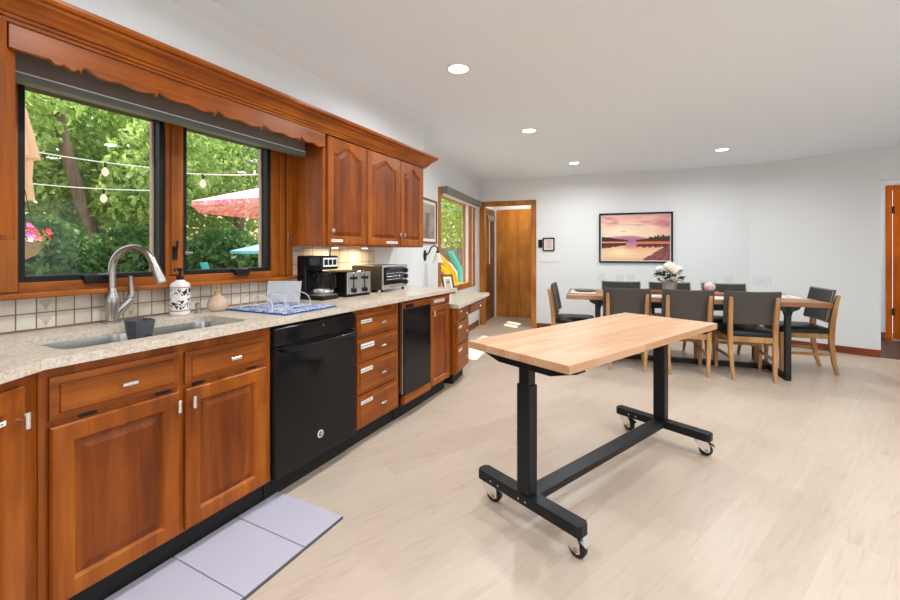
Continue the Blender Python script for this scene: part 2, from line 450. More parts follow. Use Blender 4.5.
# baseboards
def bboard(name, p, d, s0, s1, side=-1):
    mb = MB(); wall_strip(mb, along(p, d, s0), along(p, d, s1), 0, 0.085, 0.014, side); wall_strip(mb, along(p, d, s0), along(p, d, s1), 0, 0.02, 0.022, side)
    return struct(name, mb, 'baseboard', bevel=0.003)
bboard('baseboard_back', Bk, bdir, E1 + 0.07, (Cr - Bk).length)
bboard('baseboard_right', Cr, rdir, 0, R1)
bboard('baseboard_left', A, ldir, 1.3, 3.14)

# soffit above the cabinets and its slanted cove
SY1 = 3.36; SX = -2.0
struct('trim_1', B(WX, SX, -1.2, SY1, 2.125, H), 'wall')
mb = MB()
mb.prism([(SX, -1.2, H - 0.065), (SX, -1.2, H), (SX + 0.065, -1.2, H)], (0, SY1 + 1.2 + 0.02, 0))
struct('trim_2', mb, 'wall')
mb = MB(); n = Vector((-ldir.y, ldir.x)) * -1
p0 = A
mb.prism([(p0.x, p0.y, H - 0.06), (p0.x, p0.y, H), (p0.x + n.x * 0.06, p0.y + n.y * 0.06, H)], (ldir.x * 3.17, ldir.y * 3.17, 0))
struct('trim_3', mb, 'wall')

# doorway casing in the back wall
mb = MB()
nb = Vector((bdir.y, -bdir.x))
def bp(s, o=0.0): return (Bk.x + bdir.x * s + nb.x * o, Bk.y + bdir.y * s + nb.y * o)
CW = 0.062
wall_strip(mb, bp(E0 - CW, 0.018), bp(E0 + .02, 0.018), 0, DH + CW, 0.14); wall_strip(mb, bp(E1 - .02, 0.018), bp(E1 + CW, 0.018), 0, DH + CW, 0.14)
wall_strip(mb, bp(E0 - CW, 0.018), bp(E1 + CW, 0.018), DH - .01, DH + CW, 0.14)
struct('trim_4', mb, 'casing', bevel=0.006)

# little entry hall behind the doorway
hb = Vector(bp(0)) ; hn = -nb
def hp(s, o): return (Bk.x + bdir.x * s + hn.x * o, Bk.y + bdir.y * s + hn.y * o)
HD = 0.98
mb = MB(); mb.prism([(*hp(-0.1, 0.0), -0.02), (*hp(1.3, 0.0), -0.02), (*hp(1.3, 1.2), -0.02), (*hp(-0.1, 1.2), -0.02)], (0, 0, 0.022))
struct('floor_entry', mb, 'hall_floor')
mb = MB(); wall_strip(mb, hp(-0.1, HD), hp(1.3, HD), 2.05, H, 0.1); wall_strip(mb, hp(1.05, HD), hp(1.3, HD), 0, 2.05, 0.1)
wall_strip(mb, hp(-0.1, HD), hp(0.08, HD), 0, 2.05, 0.1)
wall_strip(mb, hp(1.2, 0.12), hp(1.2, HD), 0, H, 0.1)
wall_strip(mb, hp(0.02, 0.12), hp(0.02, 0.18), 0, H, 0.1); wall_strip(mb, hp(0.02, 0.9), hp(0.02, HD), 2.04, H, 0.1); wall_strip(mb, hp(0.02, 0.18), hp(0.02, 0.9), 2.04, H, 0.1)
struct('wall_entry', mb, 'wall')
d = MB(); wall_strip(d, hp(0.08, HD - 0.002), hp(1.05, HD - 0.002), 0.004, 2.045, 0.04); o = struct('door_1', d, 'flat_door')
tag(o, 'flat orange wood door closing the far end of the small entry', None)
# side door of the entry with a glazed upper part and a small blind
th = tag(bpy.data.objects.new('door_2', None), kind='structure'); COL.objects.link(th)
d = MB()
for a, b, z0, z1 in ((0.18, 0.30, 0.004, 2.03), (0.78, 0.985, 0.004, 2.03), (0.30, 0.78, 0.004, 1.02), (0.30, 0.78, 1.86, 2.03), (0.52, 0.56, 1.02, 1.86)):
    wall_strip(d, hp(0.045, a), hp(0.045, b), z0, z1, 0.045)
d.build('door_leaf', 'brown_door', th, bevel=0.004)
d = MB(); wall_strip(d, hp(0.03, 0.30), hp(0.03, 0.78), 1.02, 1.86, 0.006); d.build('pane', 'pane', th)
d = MB(); wall_strip(d, hp(0.10, 0.28), hp(0.10, 0.80), 1.80, 1.90, 0.05); d.build('blind', 'grey_blind', th, bevel=0.006)

# hall on the right with an orange door
RN = Vector((-rdir.y, rdir.x))
def rp(s, o): return (Cr.x + rdir.x * s + RN.x * o, Cr.y + rdir.y * s + RN.y * o)
mb = MB(); mb.prism([(*rp(1.15, 0.004), -0.03), (*rp(4.2, 0.004), -0.03), (*rp(4.2, 2.2), -0.03), (*rp(1.15, 2.2), -0.03)], (0, 0, 0.034))
struct('floor_hall', mb, 'dark_floor')
RB = 1.50
mb = MB(); wall_strip(mb, rp(1.0, RB), rp(1.39, RB), 0, H, 0.1); wall_strip(mb, rp(1.39, RB), rp(2.36, RB), 2.12, H, 0.1); wall_strip(mb, rp(2.36, RB), rp(4.2, RB), 0, H, 0.1)
wall_strip(mb, rp(1.1, 0.12), rp(1.1, RB), 0, H, 0.1)
struct('wall_hall', mb, 'wall')
mb = MB(); wall_strip(mb, rp(1.1, RB - 0.001), rp(1.33, RB - 0.001), 0.004, 0.10, 0.014, -1); struct('baseboard_hall', mb, 'baseboard')
th = tag(bpy.data.objects.new('door_3', None), kind='structure'); COL.objects.link(th)
mb = MB(); wall_strip(mb, rp(1.335, RB - .015), rp(1.40, RB - .015), 0.004, 2.18, 0.11); wall_strip(mb, rp(2.34, RB - .015), rp(2.42, RB - .015), 0.004, 2.18, 0.11); wall_strip(mb, rp(1.40, RB - .015), rp(2.34, RB - .015), 2.11, 2.18, 0.11)
mb.build('door_casing', 'hall_door', th, bevel=0.006)
mb = MB(); wall_strip(mb, rp(1.405, RB + .01), rp(2.335, RB + .01), 0.012, 2.105, 0.04); mb.build('door_leaf', 'hall_door', th)
for z in (0.35, 1.78):
    mb = MB(); wall_strip(mb, rp(1.395, RB - .022), rp(1.42, RB - .022), z, z + 0.1, 0.03); mb.build('hinge', 'bronze', th)

# ---------------------------------------------------------------- kitchen window
th = tag(bpy.data.objects.new('window_1', None), kind='structure'); COL.objects.link(th)
mb = MB()
def frame_rect(mb, x0, x1, y0, y1, z0, z1, w):
    mb.box(x0, x1, y0, y0 + w, z0, z1); mb.box(x0, x1, y1 - w, y1, z0, z1)
    mb.box(x0, x1, y0 + w, y1 - w, z0, z0 + w); mb.box(x0, x1, y0 + w, y1 - w, z1 - w, z1); return mb
mb.box(WX - .1, WX + 0.03, WY0 - 0.045, 0.69, 1.078, 2.0); mb.box(WX - .1, WX + 0.03, 1.90, 2.06, 1.078, 2.0)
mb.box(WX - .1, WX + 0.03, 1.245, 1.335, 1.116, 1.945)
mb.build('window_frame', 'window_wood_v', th, bevel=0.004)
mb = MB(); mb.box(WX + .03, WX + 0.045, WY0 - 0.05, 0.655, 1.078, 2.0); mb.box(WX + .03, WX + 0.045, 1.955, 2.0, 1.078, 2.0); mb.box(WX + .03, WX + 0.05, 2.01, 2.06, 1.078, 2.0)
mb.box(WX + .03, WX + .04, 1.268, 1.312, 1.12, 1.94)
mb.build('casing_strip', 'window_wood_v', th, bevel=0.004)
mb = MB(); mb.box(WX - .1, WX + 0.03, 0.69, 1.90, 1.07, 1.116); mb.box(WX - .1, WX + .03, 0.69, 1.9, 1.94, 2.0)
mb.build('window_rail', 'window_wood', th, bevel=0.004)
for y0, y1 in ((0.69, 1.245), (1.335, 1.90)):
    f = frame_rect(MB(), WX - 0.06, WX + 0.018, y0, y1, 1.116, 1.945, 0.024).build('sash', 'black_frame', th, bevel=0.002)
    B(WX - .03, WX - .024, y0 + .02, y1 - .02, 1.135, 1.925).build('pane', 'pane', f)
    B(WX - .055, WX - .035, y1 - .034, y1 - .024, 1.14, 1.92).build('screen_track', 'track', f)
    yc = (y0 + y1) / 2 - (0.02 if y0 < 1 else -.06)
    mb = B(WX + .018, WX + .045, yc - .05, yc + .05, 1.108, 1.136); mb.box(WX + .018, WX + .05, yc - .045, yc + .045, 1.10, 1.112)
    mb.build('crank_handle', 'black_plastic', th, bevel=0.004)
    B(WX + .018, WX + .028, yc + .01, yc + .05, 1.136, 1.142).build('crank_tip', 'dull_metal', th)
mb = B(WX + .04, WX + .055, 1.27, 1.29, 1.20, 1.27); mb.tube([(WX + .055, 1.28, 1.235), (WX + .07, 1.28, 1.27), (WX + .072, 1.28, 1.30)], 0.006, 8); mb.build('sash_latch', 'black_plastic', th, bevel=0.002)
mb = B(WX + .018, WX + .03, 1.345, 1.36, 1.225, 1.245); mb.tube([(WX + .03, 1.352, 1.235), (WX + .036, 1.38, 1.236)], 0.005, 8); mb.build('sash_latch', 'dull_metal', th)
B(WX + .045, WX + .052, 2.015, 2.035, 1.30, 1.37).build('wall_hook_plate', 'dull_metal', th, bevel=0.002)
struct('trim_5', B(WX, WX + 0.085, 0.30, 2.10, 1.053, 1.076), 'window_wood', bevel=0.006)      # sill board
# tiled splashback
struct('trim_6', B(WX - .002, WX + 0.012, -1.0, 2.075, 0.918, 1.053), 'tile')
struct('trim_9', B(WX - .002, WX + 0.012, 2.075, 3.02, 0.918, 1.283), 'tile_large')
mb = MB()
for yy, zz in ((0.78, 0.953), (0.78, 1.02), (1.093, 0.953), (1.093, 1.02)):
    for k in range(-2, 3):
        mb.tube([(WX + .0125, yy, zz - .024), (WX + .0125, yy + k * .004, zz - .004), (WX + .0125, yy + k * .010, zz + .016)], 0.0012, 5)
struct('trim_7', mb, 'tile_motif')

# roller shade behind the valance
th = thing('window_blind', 'dark brown roller shade rolled up above the kitchen window behind the scalloped valance', 'window shade')
B(-2.19, -2.15, 0.60, 2.05, 1.915, 2.10).build('fabric', 'shade', th, bevel=0.004)
mb = B(-2.20, -2.148, 0.60, 2.05, 1.884, 1.914); mb.build('bottom_rail', 'shade_rail', th, bevel=0.003)
B(-2.147, -2.144, 0.60, 2.05, 1.912, 1.917).build('bead', 'white_plastic', th)

# ---------------------------------------------------------------- cabinetry
def rect_ring(x0, x1, z0, z1, i, y, arch=0.0, n=2):
    a, b, c, d_ = x0 + i, x1 - i, z0 + i, z1 - i
    pts = [(a, y, c), (b, y, c)]
    for k in range(n):
        t = 1 - 2 * k / (n - 1); s = abs(t)
        sh = 0 if s > 0.86 else 0.5 + 0.5 * math.cos(PI * s / 0.86)
        pts.append(((a + b) / 2 + t * (b - a) / 2, y, d_ - arch * (1 - sh)))
    return pts
def bar_pull(th, x, z, vertical=False, L=0.048):
    mb = MB()
    mb.lathe([(0.006, -0.0), (0.006, -0.022)], 10, (x, -0.019, z), 'y') if False else mb.tube([(x, -0.019, z), (x, -0.042, z)], 0.006, 10)
    e = (0, 0, L / 2) if vertical else (L / 2, 0, 0)
    p = Vector((x, -0.045, z)); e = Vector(e)
    mb.tube([p - e, p + e], 0.0085, 12)
    return mb.build('bar_pull', 'chrome', th, bevel=0.001, smooth=True)
def knob(th, x, z):
    mb = MB().tube([(x, -0.019, z), (x, -0.035, z)], 0.006, 10)
    mb.tube([(x, -0.034, z), (x, -0.038, z), (x, -0.046, z), (x, -0.05, z)], [0.011, 0.016, 0.015, 0.008], 16)
    return mb.build('round_knob', 'dull_metal', th, smooth=True)
def cab_door(th, x0, x1, z0, z1, pull=None, arch=0.0, st=0.058, mat='wood_v'):
    n = 25 if arch else 2
    R = lambda i, y, a=0.0: rect_ring(x0, x1, z0, z1, i, y, a, n)
    fr = MB().rings([R(0, -0.001), R(0, -0.014), R(0.006, -0.02), R(st - .006, -0.02, arch), R(st, -.015, arch), R(st + .004, -0.009, arch)], True, False)
    dr = fr.build('door', mat, th)
    MB().rings([R(st - .002, -0.0085, arch), R(st + .012, -0.0095, arch), R(st + .034, -0.018, arch * 0.98)], False, True).build('door_panel', 'panel_v', dr)
    if pull:
        k, x, z = pull
        if k == 'v': bar_pull(dr, x, z, True)
        elif k == 'h': bar_pull(dr, x, z)
        else: knob(dr, x, z)
    return dr
def drawer(th, x0, x1, z0, z1, pulls=1, mat='panel_h', bev=0.022):
    R = lambda i, y: rect_ring(x0, x1, z0, z1, i, y)
    dr = MB().rings([R(0, -0.001), R(0, -0.012), R(bev, -0.015), R(bev + .003, -0.021)]).build('drawer', mat, th)
    if pulls: bar_pull(dr, (x0 + x1) / 2 + 0.01, (z0 + z1) / 2)
    return dr
def sticker(p, x, z, w, h, y=-0.0222):
    s = B(x, x + w, y - .0006, y, z, z + h).build('label_sticker', 'white_paper', p)
    mb = MB(); n = max(2, int(w / 0.012))
    for k in range(n):
        mb.box(x + .004 + k * (w - .008) / n, x + .004 + (k + .6) * (w - .008) / n, y - .001, y - .0006, z + h * .3, z + h * .62)
    mb.build('lettering', 'ink', s)
    return s
def carcass(th, w, depth, z0, z1, toe=True, mat='wood_v', split=()):
    B(0, w, 0.02, depth, z0, z1).build('body', mat, th)
    mb = MB()                                     # face frame
    mb.box(0, w, 0, 0.02, z0, z1)
    mb.build('face_frame', mat, th, bevel=0.0015)
    if toe: B(0.0, w, 0.055, depth, 0, z0).build('toe_kick', 'toe', th)
FX = -1.714; R90 = PI / 2; CT = 0.884; CB = 0.115
def kloc(y): return (FX, y, 0)

# sink base cabinet: Y .557 - 1.41
y0 = 0.557; w = 0.851
th = thing('sink_base_cabinet', 'wide orange-brown wood cabinet under the sink with two false drawers and two doors', 'kitchen cabinet', kloc(y0), R90)
B(0, w, 0.02, 0.60, CB, 0.66).build('body', 'wood_v', th); B(0, w, 0, 0.02, CB, CT).build('face_frame', 'wood_v', th, bevel=.0015); B(0, w, 0.055, 0.6, 0, CB).build('toe_kick', 'toe', th)
drawer(th, 0.024, 0.413, 0.708, 0.846); drawer(th, 0.437, 0.816, 0.708, 0.838)
cab_door(th, 0.024, 0.413, 0.124, 0.690, ('v', 0.397, 0.64), st=.062); cab_door(th, 0.437, 0.816, 0.128, 0.690, ('v', 0.455, 0.64), st=.062)
for x in (0.10, 0.335, 0.47, 0.72):
    B(x, x + .05, -.006, 0.001, 0.695, 0.704).build('hinge', 'black_plastic', th)

# left corner cabinet on the slanted run
LD = Vector((0.545, -0.838)); la = math.atan2(-LD.y, -LD.x)   # local x runs back towards the sink
cs = Vector((FX, y0)) + LD * 0.9
th = thing('corner_base_cabinet', 'orange-brown base cabinet with one framed door at the near left end of the worktop', 'kitchen cabinet', (cs.x, cs.y, 0), la)
pl = [(0, 0.02), (0.898, 0.02), (0.55, 0.58), (0, 0.58)]
MB().prism([(x, y, CB) for x, y in pl], (0, 0, CT - CB)).build('body', 'wood_v', th)
B(0, 0.898, 0, 0.02, CB, CT).build('face_frame', 'wood_v', th, bevel=.0015)
B(0, 0.84, 0.06, 0.35, 0, CB).build('toe_kick', 'toe', th)
cab_door(th, 0.40, 0.838, 0.124, 0.848, ('v', 0.812, 0.755), st=.066)
sticker(th, 0.56, 0.757, 0.215, 0.014, -.0205)

# dishwasher Y 1.41 - 2.02
th = thing('dishwasher', 'glossy black built-in dishwasher with a bar handle beneath the worktop', 'dishwasher', kloc(1.410), R90)
w = 0.606
B(0.004, w - .004, 0.0, 0.58, 0.10, CT - .004).build('body', 'black_plastic', th)
B(0.003, w - .003, -0.028, 0, 0.118, 0.765).build('door', 'black_gloss', th, bevel=0.004)
B(0.003, w - .003, -0.024, 0, 0.770, 0.862).build('control_panel', 'black_gloss', th, bevel=0.004)
mb = MB()
pts = []
for k in range(13):
    t = k / 12; pts.append((0.045 + t * (w - .09), -0.062 - 0.012 * math.sin(PI * t), 0.752))
mb.tube(pts, 0.013, 12)
mb.build('handle', 'black_gloss', th, smooth=True)
for x in (.045, w - .045): MB().tube([(x, -0.026, 0.752), (x, -.066, 0.752)], 0.014, 10).build('handle_post', 'black_gloss', th, smooth=True)
B(0.0, w, 0.05, 0.5, 0.0, 0.10).build('kick_plate', 'toe', th)
B(w * .54, w * .545, -.0285, -.0285 + .001, 0.83, 0.836).build('indicator_light', 'white_plastic', th)
bd = MB().tube([(0.305, -0.028, 0.235), (0.305, -0.031, 0.235)], 0.021, 28).build('badge', 'white_plastic', th)
MB().tube([(0.305, -0.031, 0.235), (0.305, -0.0318, 0.235)], 0.0145, 28).build('badge_face', 'black_plastic', bd)
def text(s, size, parent, loc, rot, mat, depth=0.0004, name='lettering', shear=0.0):
    cu = bpy.data.curves.new(name, 'FONT'); cu.body = s; cu.size = size; cu.extrude = depth; cu.align_x = 'CENTER'; cu.align_y = 'CENTER'; cu.shear = shear
    t = bpy.data.objects.new(name, cu); COL.objects.link(t)
    me = bpy.data.meshes.new_from_object(t); bpy.data.objects.remove(t)
    o = bpy.data.objects.new(name, me); COL.objects.link(o); me.materials.clear(); me.materials.append(MT[mat])
    o.parent = parent; o.location = loc; o.rotation_euler = rot
    return o
text('GE', 0.017, bd, (0.305, -0.0322, 0.235), (PI / 2, 0, 0), 'white_plastic', shear=0.3)

# four drawer cabinet Y 2.018 - 2.52
th = thing('drawer_cabinet', 'orange-brown base cabinet with a stack of four drawers right of the dishwasher', 'kitchen cabinet', kloc(2.018), R90)
w = 0.498
carcass(th, w, 0.58, CB, CT)
for i, (z0, z1) in enumerate(((0.70, 0.842), (0.546, 0.686), (0.342, 0.530), (0.135, 0.328))):
    d = drawer(th, 0.026, w - .032, z0, z1)
    sticker(d, 0.05, z1 - 0.055 - (.004 if i == 1 else 0), (0.11, 0.135, 0.12, 0.12)[i], (0.022, 0.030, 0.026, 0.022)[i])

# compact black fridge Y 2.53 - 2.95
th = thing('undercounter_fridge', 'narrow black undercounter fridge framed with wood strips top and bottom', 'fridge', kloc(2.524), R90)
w = 0.420
B(0.012, w, 0.0, 0.58, 0.10, CT - .004).build('body', 'black_plastic', th)
B(0.024, w - .008, -0.03, 0, 0.185, 0.815).build('door', 'black_gloss', th, bevel=0.003)
B(0.024, w - .008, -0.032, 0, 0.123, 0.180).build('bottom_trim', 'wood_h', th, bevel=0.003)
B(0.024, w - .008, -0.032, 0, 0.818, 0.866).build('top_trim', 'wood_h', th, bevel=0.003)
B(0.040, 0.15, -0.034, -0.031, 0.824, 0.852).build('control_panel', 'black_plastic', th)
B(0.004, 0.014, -0.026, 0.0, 0.20, 0.866).build('side_channel', 'dull_metal', th)
B(0.0, w, 0.05, 0.5, 0.0, 0.10).build('kick_plate', 'toe', th)

# narrow cabinet Y 2.95 - 3.33
th = thing('narrow_base_cabinet', 'narrow orange-brown base cabinet with one tall door right of the black fridge', 'kitchen cabinet', kloc(2.946), R90)
w = 0.382
carcass(th, w, 0.58, CB, CT)
dr = cab_door(th, 0.016, w - .034, 0.128, 0.790, ('v', 0.03, 0.735), st=.05)
R = lambda i, y: rect_ring(0.016, w - .034, 0.795, 0.864, i, y)
d = MB().rings([R(0, -0.001), R(0, -0.014), R(0.008, -0.02)]).build('top_rail', 'wood_h', th)
sticker(d, 0.06, 0.815, 0.19, 0.024, -.0202)

# worktop (one slab) with sink cut-out
def worktop():
    z0, z1 = CT, 0.915
    xb = WX + 0.001; xf = -1.66
    # sink cutout outline
    sx0, sx1, sy0, sy1 = -2.12, -1.755, 0.635, 1.335
    ye = 3.375
    bend = Vector((xf, 0.557)); end = bend + LD * 0.92
    mb = MB()
    yb = 0.557
    # outline pieces around the hole; all share one mesh
    def piece(poly): mb.prism([(x, y, z0) for x, y in poly], (0, 0, z1 - z0))
    nl = Vector((-LD.y, LD.x))
    piece([(xb, -0.9), (end.x - .62, end.y - .40), (end.x, end.y), (bend.x, bend.y), (xb, yb)])
    piece([(xb, yb), (xf, yb), (xf, sy0), (xb, sy0)])
    piece([(xb, sy0), (sx0, sy0), (sx0, sy1), (xb, sy1)])
    piece([(sx1, sy0), (xf, sy0), (xf, sy1), (sx1, sy1)])
    piece([(xb, sy1), (xf, sy1), (xf, ye), (xb, ye)])
    # rounded hole corners
    r = 0.06
    for cx, cy, sxn, syn in ((sx0, sy0, 1, 1), (sx1, sy0, -1, 1), (sx0, sy1, 1, -1), (sx1, sy1, -1, -1)):
        arc = [(cx, cy)]
        for k in range(7):
            a = PI / 2 * k / 6
            arc.append((cx + sxn * (r - r * math.sin(a)), cy + syn * (r - r * math.cos(a))))
        piece(arc)
    o = mb.build('worktop', 'stone')
    return tag(o, 'long beige speckled stone worktop running along the kitchen wall above the cabinets', 'worktop')
worktop()

# sink: two steel basins
th = thing('sink', 'double-bowl stainless steel sink set into the stone worktop under the window', 'sink')
def basin(x0, x1, y0, y1, z0):
    def rr(i, z, r=0.06):
        a, b, c, d_ = x0 + i, x1 - i, y0 + i, y1 - i; pts = []
        for cx, cy, st in ((b - r, d_ - r, 0), (a + r, d_ - r, 1), (a + r, c + r, 2), (b - r, c + r, 3)):
            for k in range(6):
                t = PI / 2 * (st + k / 5); pts.append((cx + r * math.cos(t), cy + r * math.sin(t), z))
        return pts
    mb = MB().rings([rr(-0.012, 0.883), rr(0.0, 0.883), rr(0.004, 0.85), rr(0.012, z0 + .02), rr(0.03, z0, .05)], False, True)
    b = mb.build('basin', 'steel', th, smooth=True)
    MB().lathe([(0.045, z0 + .001), (0.043, z0 + .004), (0.02, z0 + .002)], 20, ((x0 + x1) / 2, (y0 + y1) / 2, 0)).build('drain', 'chrome', b, smooth=True)
basin(-2.124, -1.751, 0.631, 0.985, 0.70); basin(-2.124, -1.751, 1.0, 1.339, 0.70)
B(-2.10, -1.775, 0.977, 1.008, 0.80, 0.873).build('divider', 'steel', th, bevel=0.006)

# crown moulding running over cabinets and valance
def sweep(path, prof):
    P = [Vector(p) for p in path]; rs = []
    for i, p in enumerate(P):
        ds = []
        if i: ds.append((P[i] - P[i - 1]).normalized())
        if i < len(P) - 1: ds.append((P[i + 1] - P[i]).normalized())
        ns = [Vector((d.y, -d.x)) for d in ds]
        m = ns[0] if len(ns) == 1 else (ns[0] + ns[1]) / (1 + ns[0].dot(ns[1]))
        rs.append([(p.x + m.x * o, p.y + m.y * o, z) for o, z in prof])
    return MB().rings(rs)
cprof = [(0.0, 2.022), (0.012, 2.022), (0.014, 2.034), (0.022, 2.036), (0.024, 2.046), (0.032, 2.048), (0.040, 2.062), (0.056, 2.080), (0.076, 2.092), (0.080, 2.102), (0.092, 2.105), (0.098, 2.115), (0.098, 2.128), (0.0, 2.128)]
UL = Vector((0.545, -0.838))
ub = Vector((-1.985, 0.545)); ul = ub + UL * 1.0
o = struct('trim_8', sweep([(ul.x, ul.y), (ub.x, ub.y), (-1.985, 3.345), (WX, 3.345)], cprof), 'wood_y', smooth=False)
# valance board with scalloped lower edge
pts = []; ycs = [0.570, 0.767, 1.036, 1.306, 1.576, 1.846, 2.056]
base = [(0, 1.920), (.035, 1.948), (.08, 1.946), (.2, 1.931), (.32, 1.927), (.42, 1.932), (.5, 1.936), (.6, 1.932), (.72, 1.925), (.84, 1.926), (.93, 1.934), (.97, 1.934)]
for a, b in zip(ycs[:-1], ycs[1:]):
    for t, z in base:
        if a < .6:
            t = 0.5 + t / 2; z = 1.940 if t < .6 else z
        pts.append((a + (b - a) * t, z))
pts.insert(0, (0.570, 1.938)); pts.append((2.056, 1.925))
o = MB().prism([(-2.0, y, z) for y, z in pts] + [(-2.0, 2.056, 2.03), (-2.0, 0.570, 2.03)], (0.02, 0, 0)).build('window_valance', 'wood_y', bevel=0.002)
tag(o, 'scalloped orange-brown wood valance board spanning above the kitchen window', 'valance')

# upper cabinets
UZ0, UZ1 = 1.283, 2.03
th = thing('upper_cabinet', 'orange-brown wall cabinet with three arched doors right of the kitchen window', 'wall cabinet', (-2.0, 2.058, 0), R90)
w = 1.285
B(0, w, 0.02, 0.328, UZ0, UZ1).build('body', 'wood_v', th); B(0, w, 0, 0.02, UZ0, UZ1).build('face_frame', 'wood_v', th, bevel=.0015)
doors = ((0.028, 0.432), (0.444, 0.880), (0.892, 1.262))
for i, (a, b) in enumerate(doors):
    kx = (a + .025, b - .025, a + .025)[i]
    d = cab_door(th, a, b, UZ0 + .008, UZ1 - .012, ('k', kx, UZ0 + .10 + (0 if i else .0)), arch=0.055, st=.055)
    if i < 2: sticker(d, (a + .03, b - .2)[i], UZ0 + .026, (0.11, 0.16)[i], 0.018, -.0202)
for y in (0.33, 0.68):
    MB().tube([(y, 0.2, UZ0 - .001), (y, 0.2, UZ0 - .012)], 0.03, 20).build('puck_lamp', 'dull_metal', th)
    MB().tube([(y, 0.2, UZ0 - .012), (y, 0.2, UZ0 - .014)], 0.024, 20).build('puck_lens', 'puck_glow', th)
# left upper cabinet on the slanted run
cs = Vector((-2.0, 0.583)) + UL * 0.8
la = math.atan2(-UL.y, -UL.x)
th = thing('corner_upper_cabinet', 'orange-brown wall cabinet at the left edge of the picture beside the window', 'wall cabinet', (cs.x, cs.y, 0), la)
pl = [(0, 0.02), (0.798, 0.02), (0.60, 0.30), (0, 0.30)]
MB().prism([(x, y, UZ0) for x, y in pl], (0, 0, UZ1 - UZ0)).build('body', 'wood_v', th)
B(0, 0.815, 0, 0.02, UZ0, UZ1).build('face_frame', 'wood_v', th, bevel=.0015)
cab_door(th, 0.30, 0.765, UZ0 + .008, UZ1 - .012, ('k', 0.33, UZ0 + .1), arch=0.055)

# desk run, turned with the dining room
dk0 = Vector((-1.690, 3.390))
th = thing('desk_cabinet', 'lower orange-brown desk with three drawers and a shallow pencil drawer over a knee hole', 'desk', (dk0.x, dk0.y, 0), R90 + PHI)
DZ = 0.722
MB().prism([(0, .02, CB), (.425, .02, CB), (.425, .54, CB), (.095, .54, CB), (.02, .1, CB)], (0, 0, DZ - CB)).build('body', 'wood_v', th); B(0, 0.425, 0, 0.02, CB, DZ).build('face_frame', 'wood_v', th); B(0.10, 0.425, 0.055, 0.5, 0, CB).build('toe_kick', 'toe', th)
for z0, z1 in ((0.60, 0.706), (0.385, 0.585), (0.125, 0.37)):
    d = drawer(th, 0.02, 0.405, z0, z1, bev=.018)
    if z0 < .5: sticker(d, 0.05, z1 - .055, 0.10, 0.022)
    else: sticker(d, 0.10, z1 - .03, 0.05, 0.015)
B(0.425, 1.10, 0.02, 0.54, 0.60, DZ).build('apron', 'wood_h', th)
drawer(th, 0.45, 1.05, 0.61, 0.712, bev=.018)
B(1.10, 1.13, 0.0, 0.30, 0.60, DZ).build('end_bracket', 'wood_v', th)
o = thing('low_worktop', 'short beige speckled stone desk top set lower than the long worktop', 'worktop', (dk0.x, dk0.y, 0), R90 + PHI)
MB().prism([(-.01, -.045, DZ), (1.19, -.045, DZ), (1.19, .60, DZ), (.11, .60, DZ), (.02, .1, DZ)], (0, 0, .04)).build('slab', 'stone', o, bevel=0.004)

# ---------------------------------------------------------------- things on the worktop
Z = 0.9155
th = thing('kitchen_faucet', 'brushed nickel gooseneck faucet with pull-down head rising behind the sink', 'faucet', (-2.245, 0.985, Z))
MB().lathe([(0.033, 0), (0.033, 0.008), (0.026, 0.012), (0.024, 0.05), (0.030, 0.09), (0.031, 0.115), (0.022, 0.14), (0.0165, 0.16)], 28).build('base', 'nickel', th, smooth=True)
dirn = Vector((0.19, 0.085, 0)).normalized(); rad = 0.100
pts = [(0, 0, 0.15), (0, 0, 0.20), (0, 0, 0.244)]
for k in range(1, 15):
    a = PI - k / 14 * (PI * 0.90); pts.append((dirn.x * (rad + rad * math.cos(a)), dirn.y * (rad + rad * math.cos(a)), 0.244 + rad * math.sin(a)))
MB().tube(pts, 0.0155, 16).build('spout', 'nickel', th, smooth=True)
e = Vector(pts[-1]); t = (Vector(pts[-1]) - Vector(pts[-2])).normalized()
MB().tube([e, e + t * 0.012, e + t * .016, e + t * 0.09, e + t * 0.10], [0.0155, 0.0175, 0.0175, 0.0225, 0.0215], 18).build('spray_head', 'nickel', th, smooth=True)
hx = Vector((0.25, 0.97, 0)).normalized()
MB().tube([hx * 0.01 + Vector((0, 0, .03)), hx * 0.045 + Vector((0, 0, .075)), hx * 0.07 + Vector((0, 0, 0.105))], [0.014, 0.02, 0.019], 16).build('valve_body', 'nickel', th, smooth=True)
MB().tube([hx * 0.045 + Vector((0, 0, .085)), hx * 0.072 + Vector((0, 0, .12)), hx * 0.072 + Vector((0, 0, .15)), hx * 0.068 + Vector((0, 0, .20)), hx * 0.068 + Vector((0, 0, .212))], [0.008, 0.017, 0.010, 0.0085, 0.010], 14).build('lever', 'nickel', th, smooth=True)

th = thing('sponge_saddle', 'dark grey silicone sponge caddy hung over the divider of the sink', 'sink caddy', (-2.03, 0.99, Z))
pr = [(-0.075, -0.045), (0.075, -0.045), (0.075, 0.05), (-0.075, 0.05)]
mb = MB()
def sad(i, z, yo):
    return [(x * .72 * (1 - i), y * .8 * (1 - i) + yo, z) for x, y in ((-0.062, -0.04), (0, -.052), (0.062, -0.04), (0.072, 0.0), (0.062, 0.045), (0, .05), (-0.062, 0.045), (-0.072, 0.0))]
mb.rings([sad(.25, -0.07, .0), sad(0.05, -0.02, .0), sad(-.12, 0.03, 0.0), sad(-.02, 0.03, 0.0), sad(.15, -0.02, 0.0), sad(.3, -.06, 0)])
mb.build('cup', 'grey_silicone', th, smooth=True)

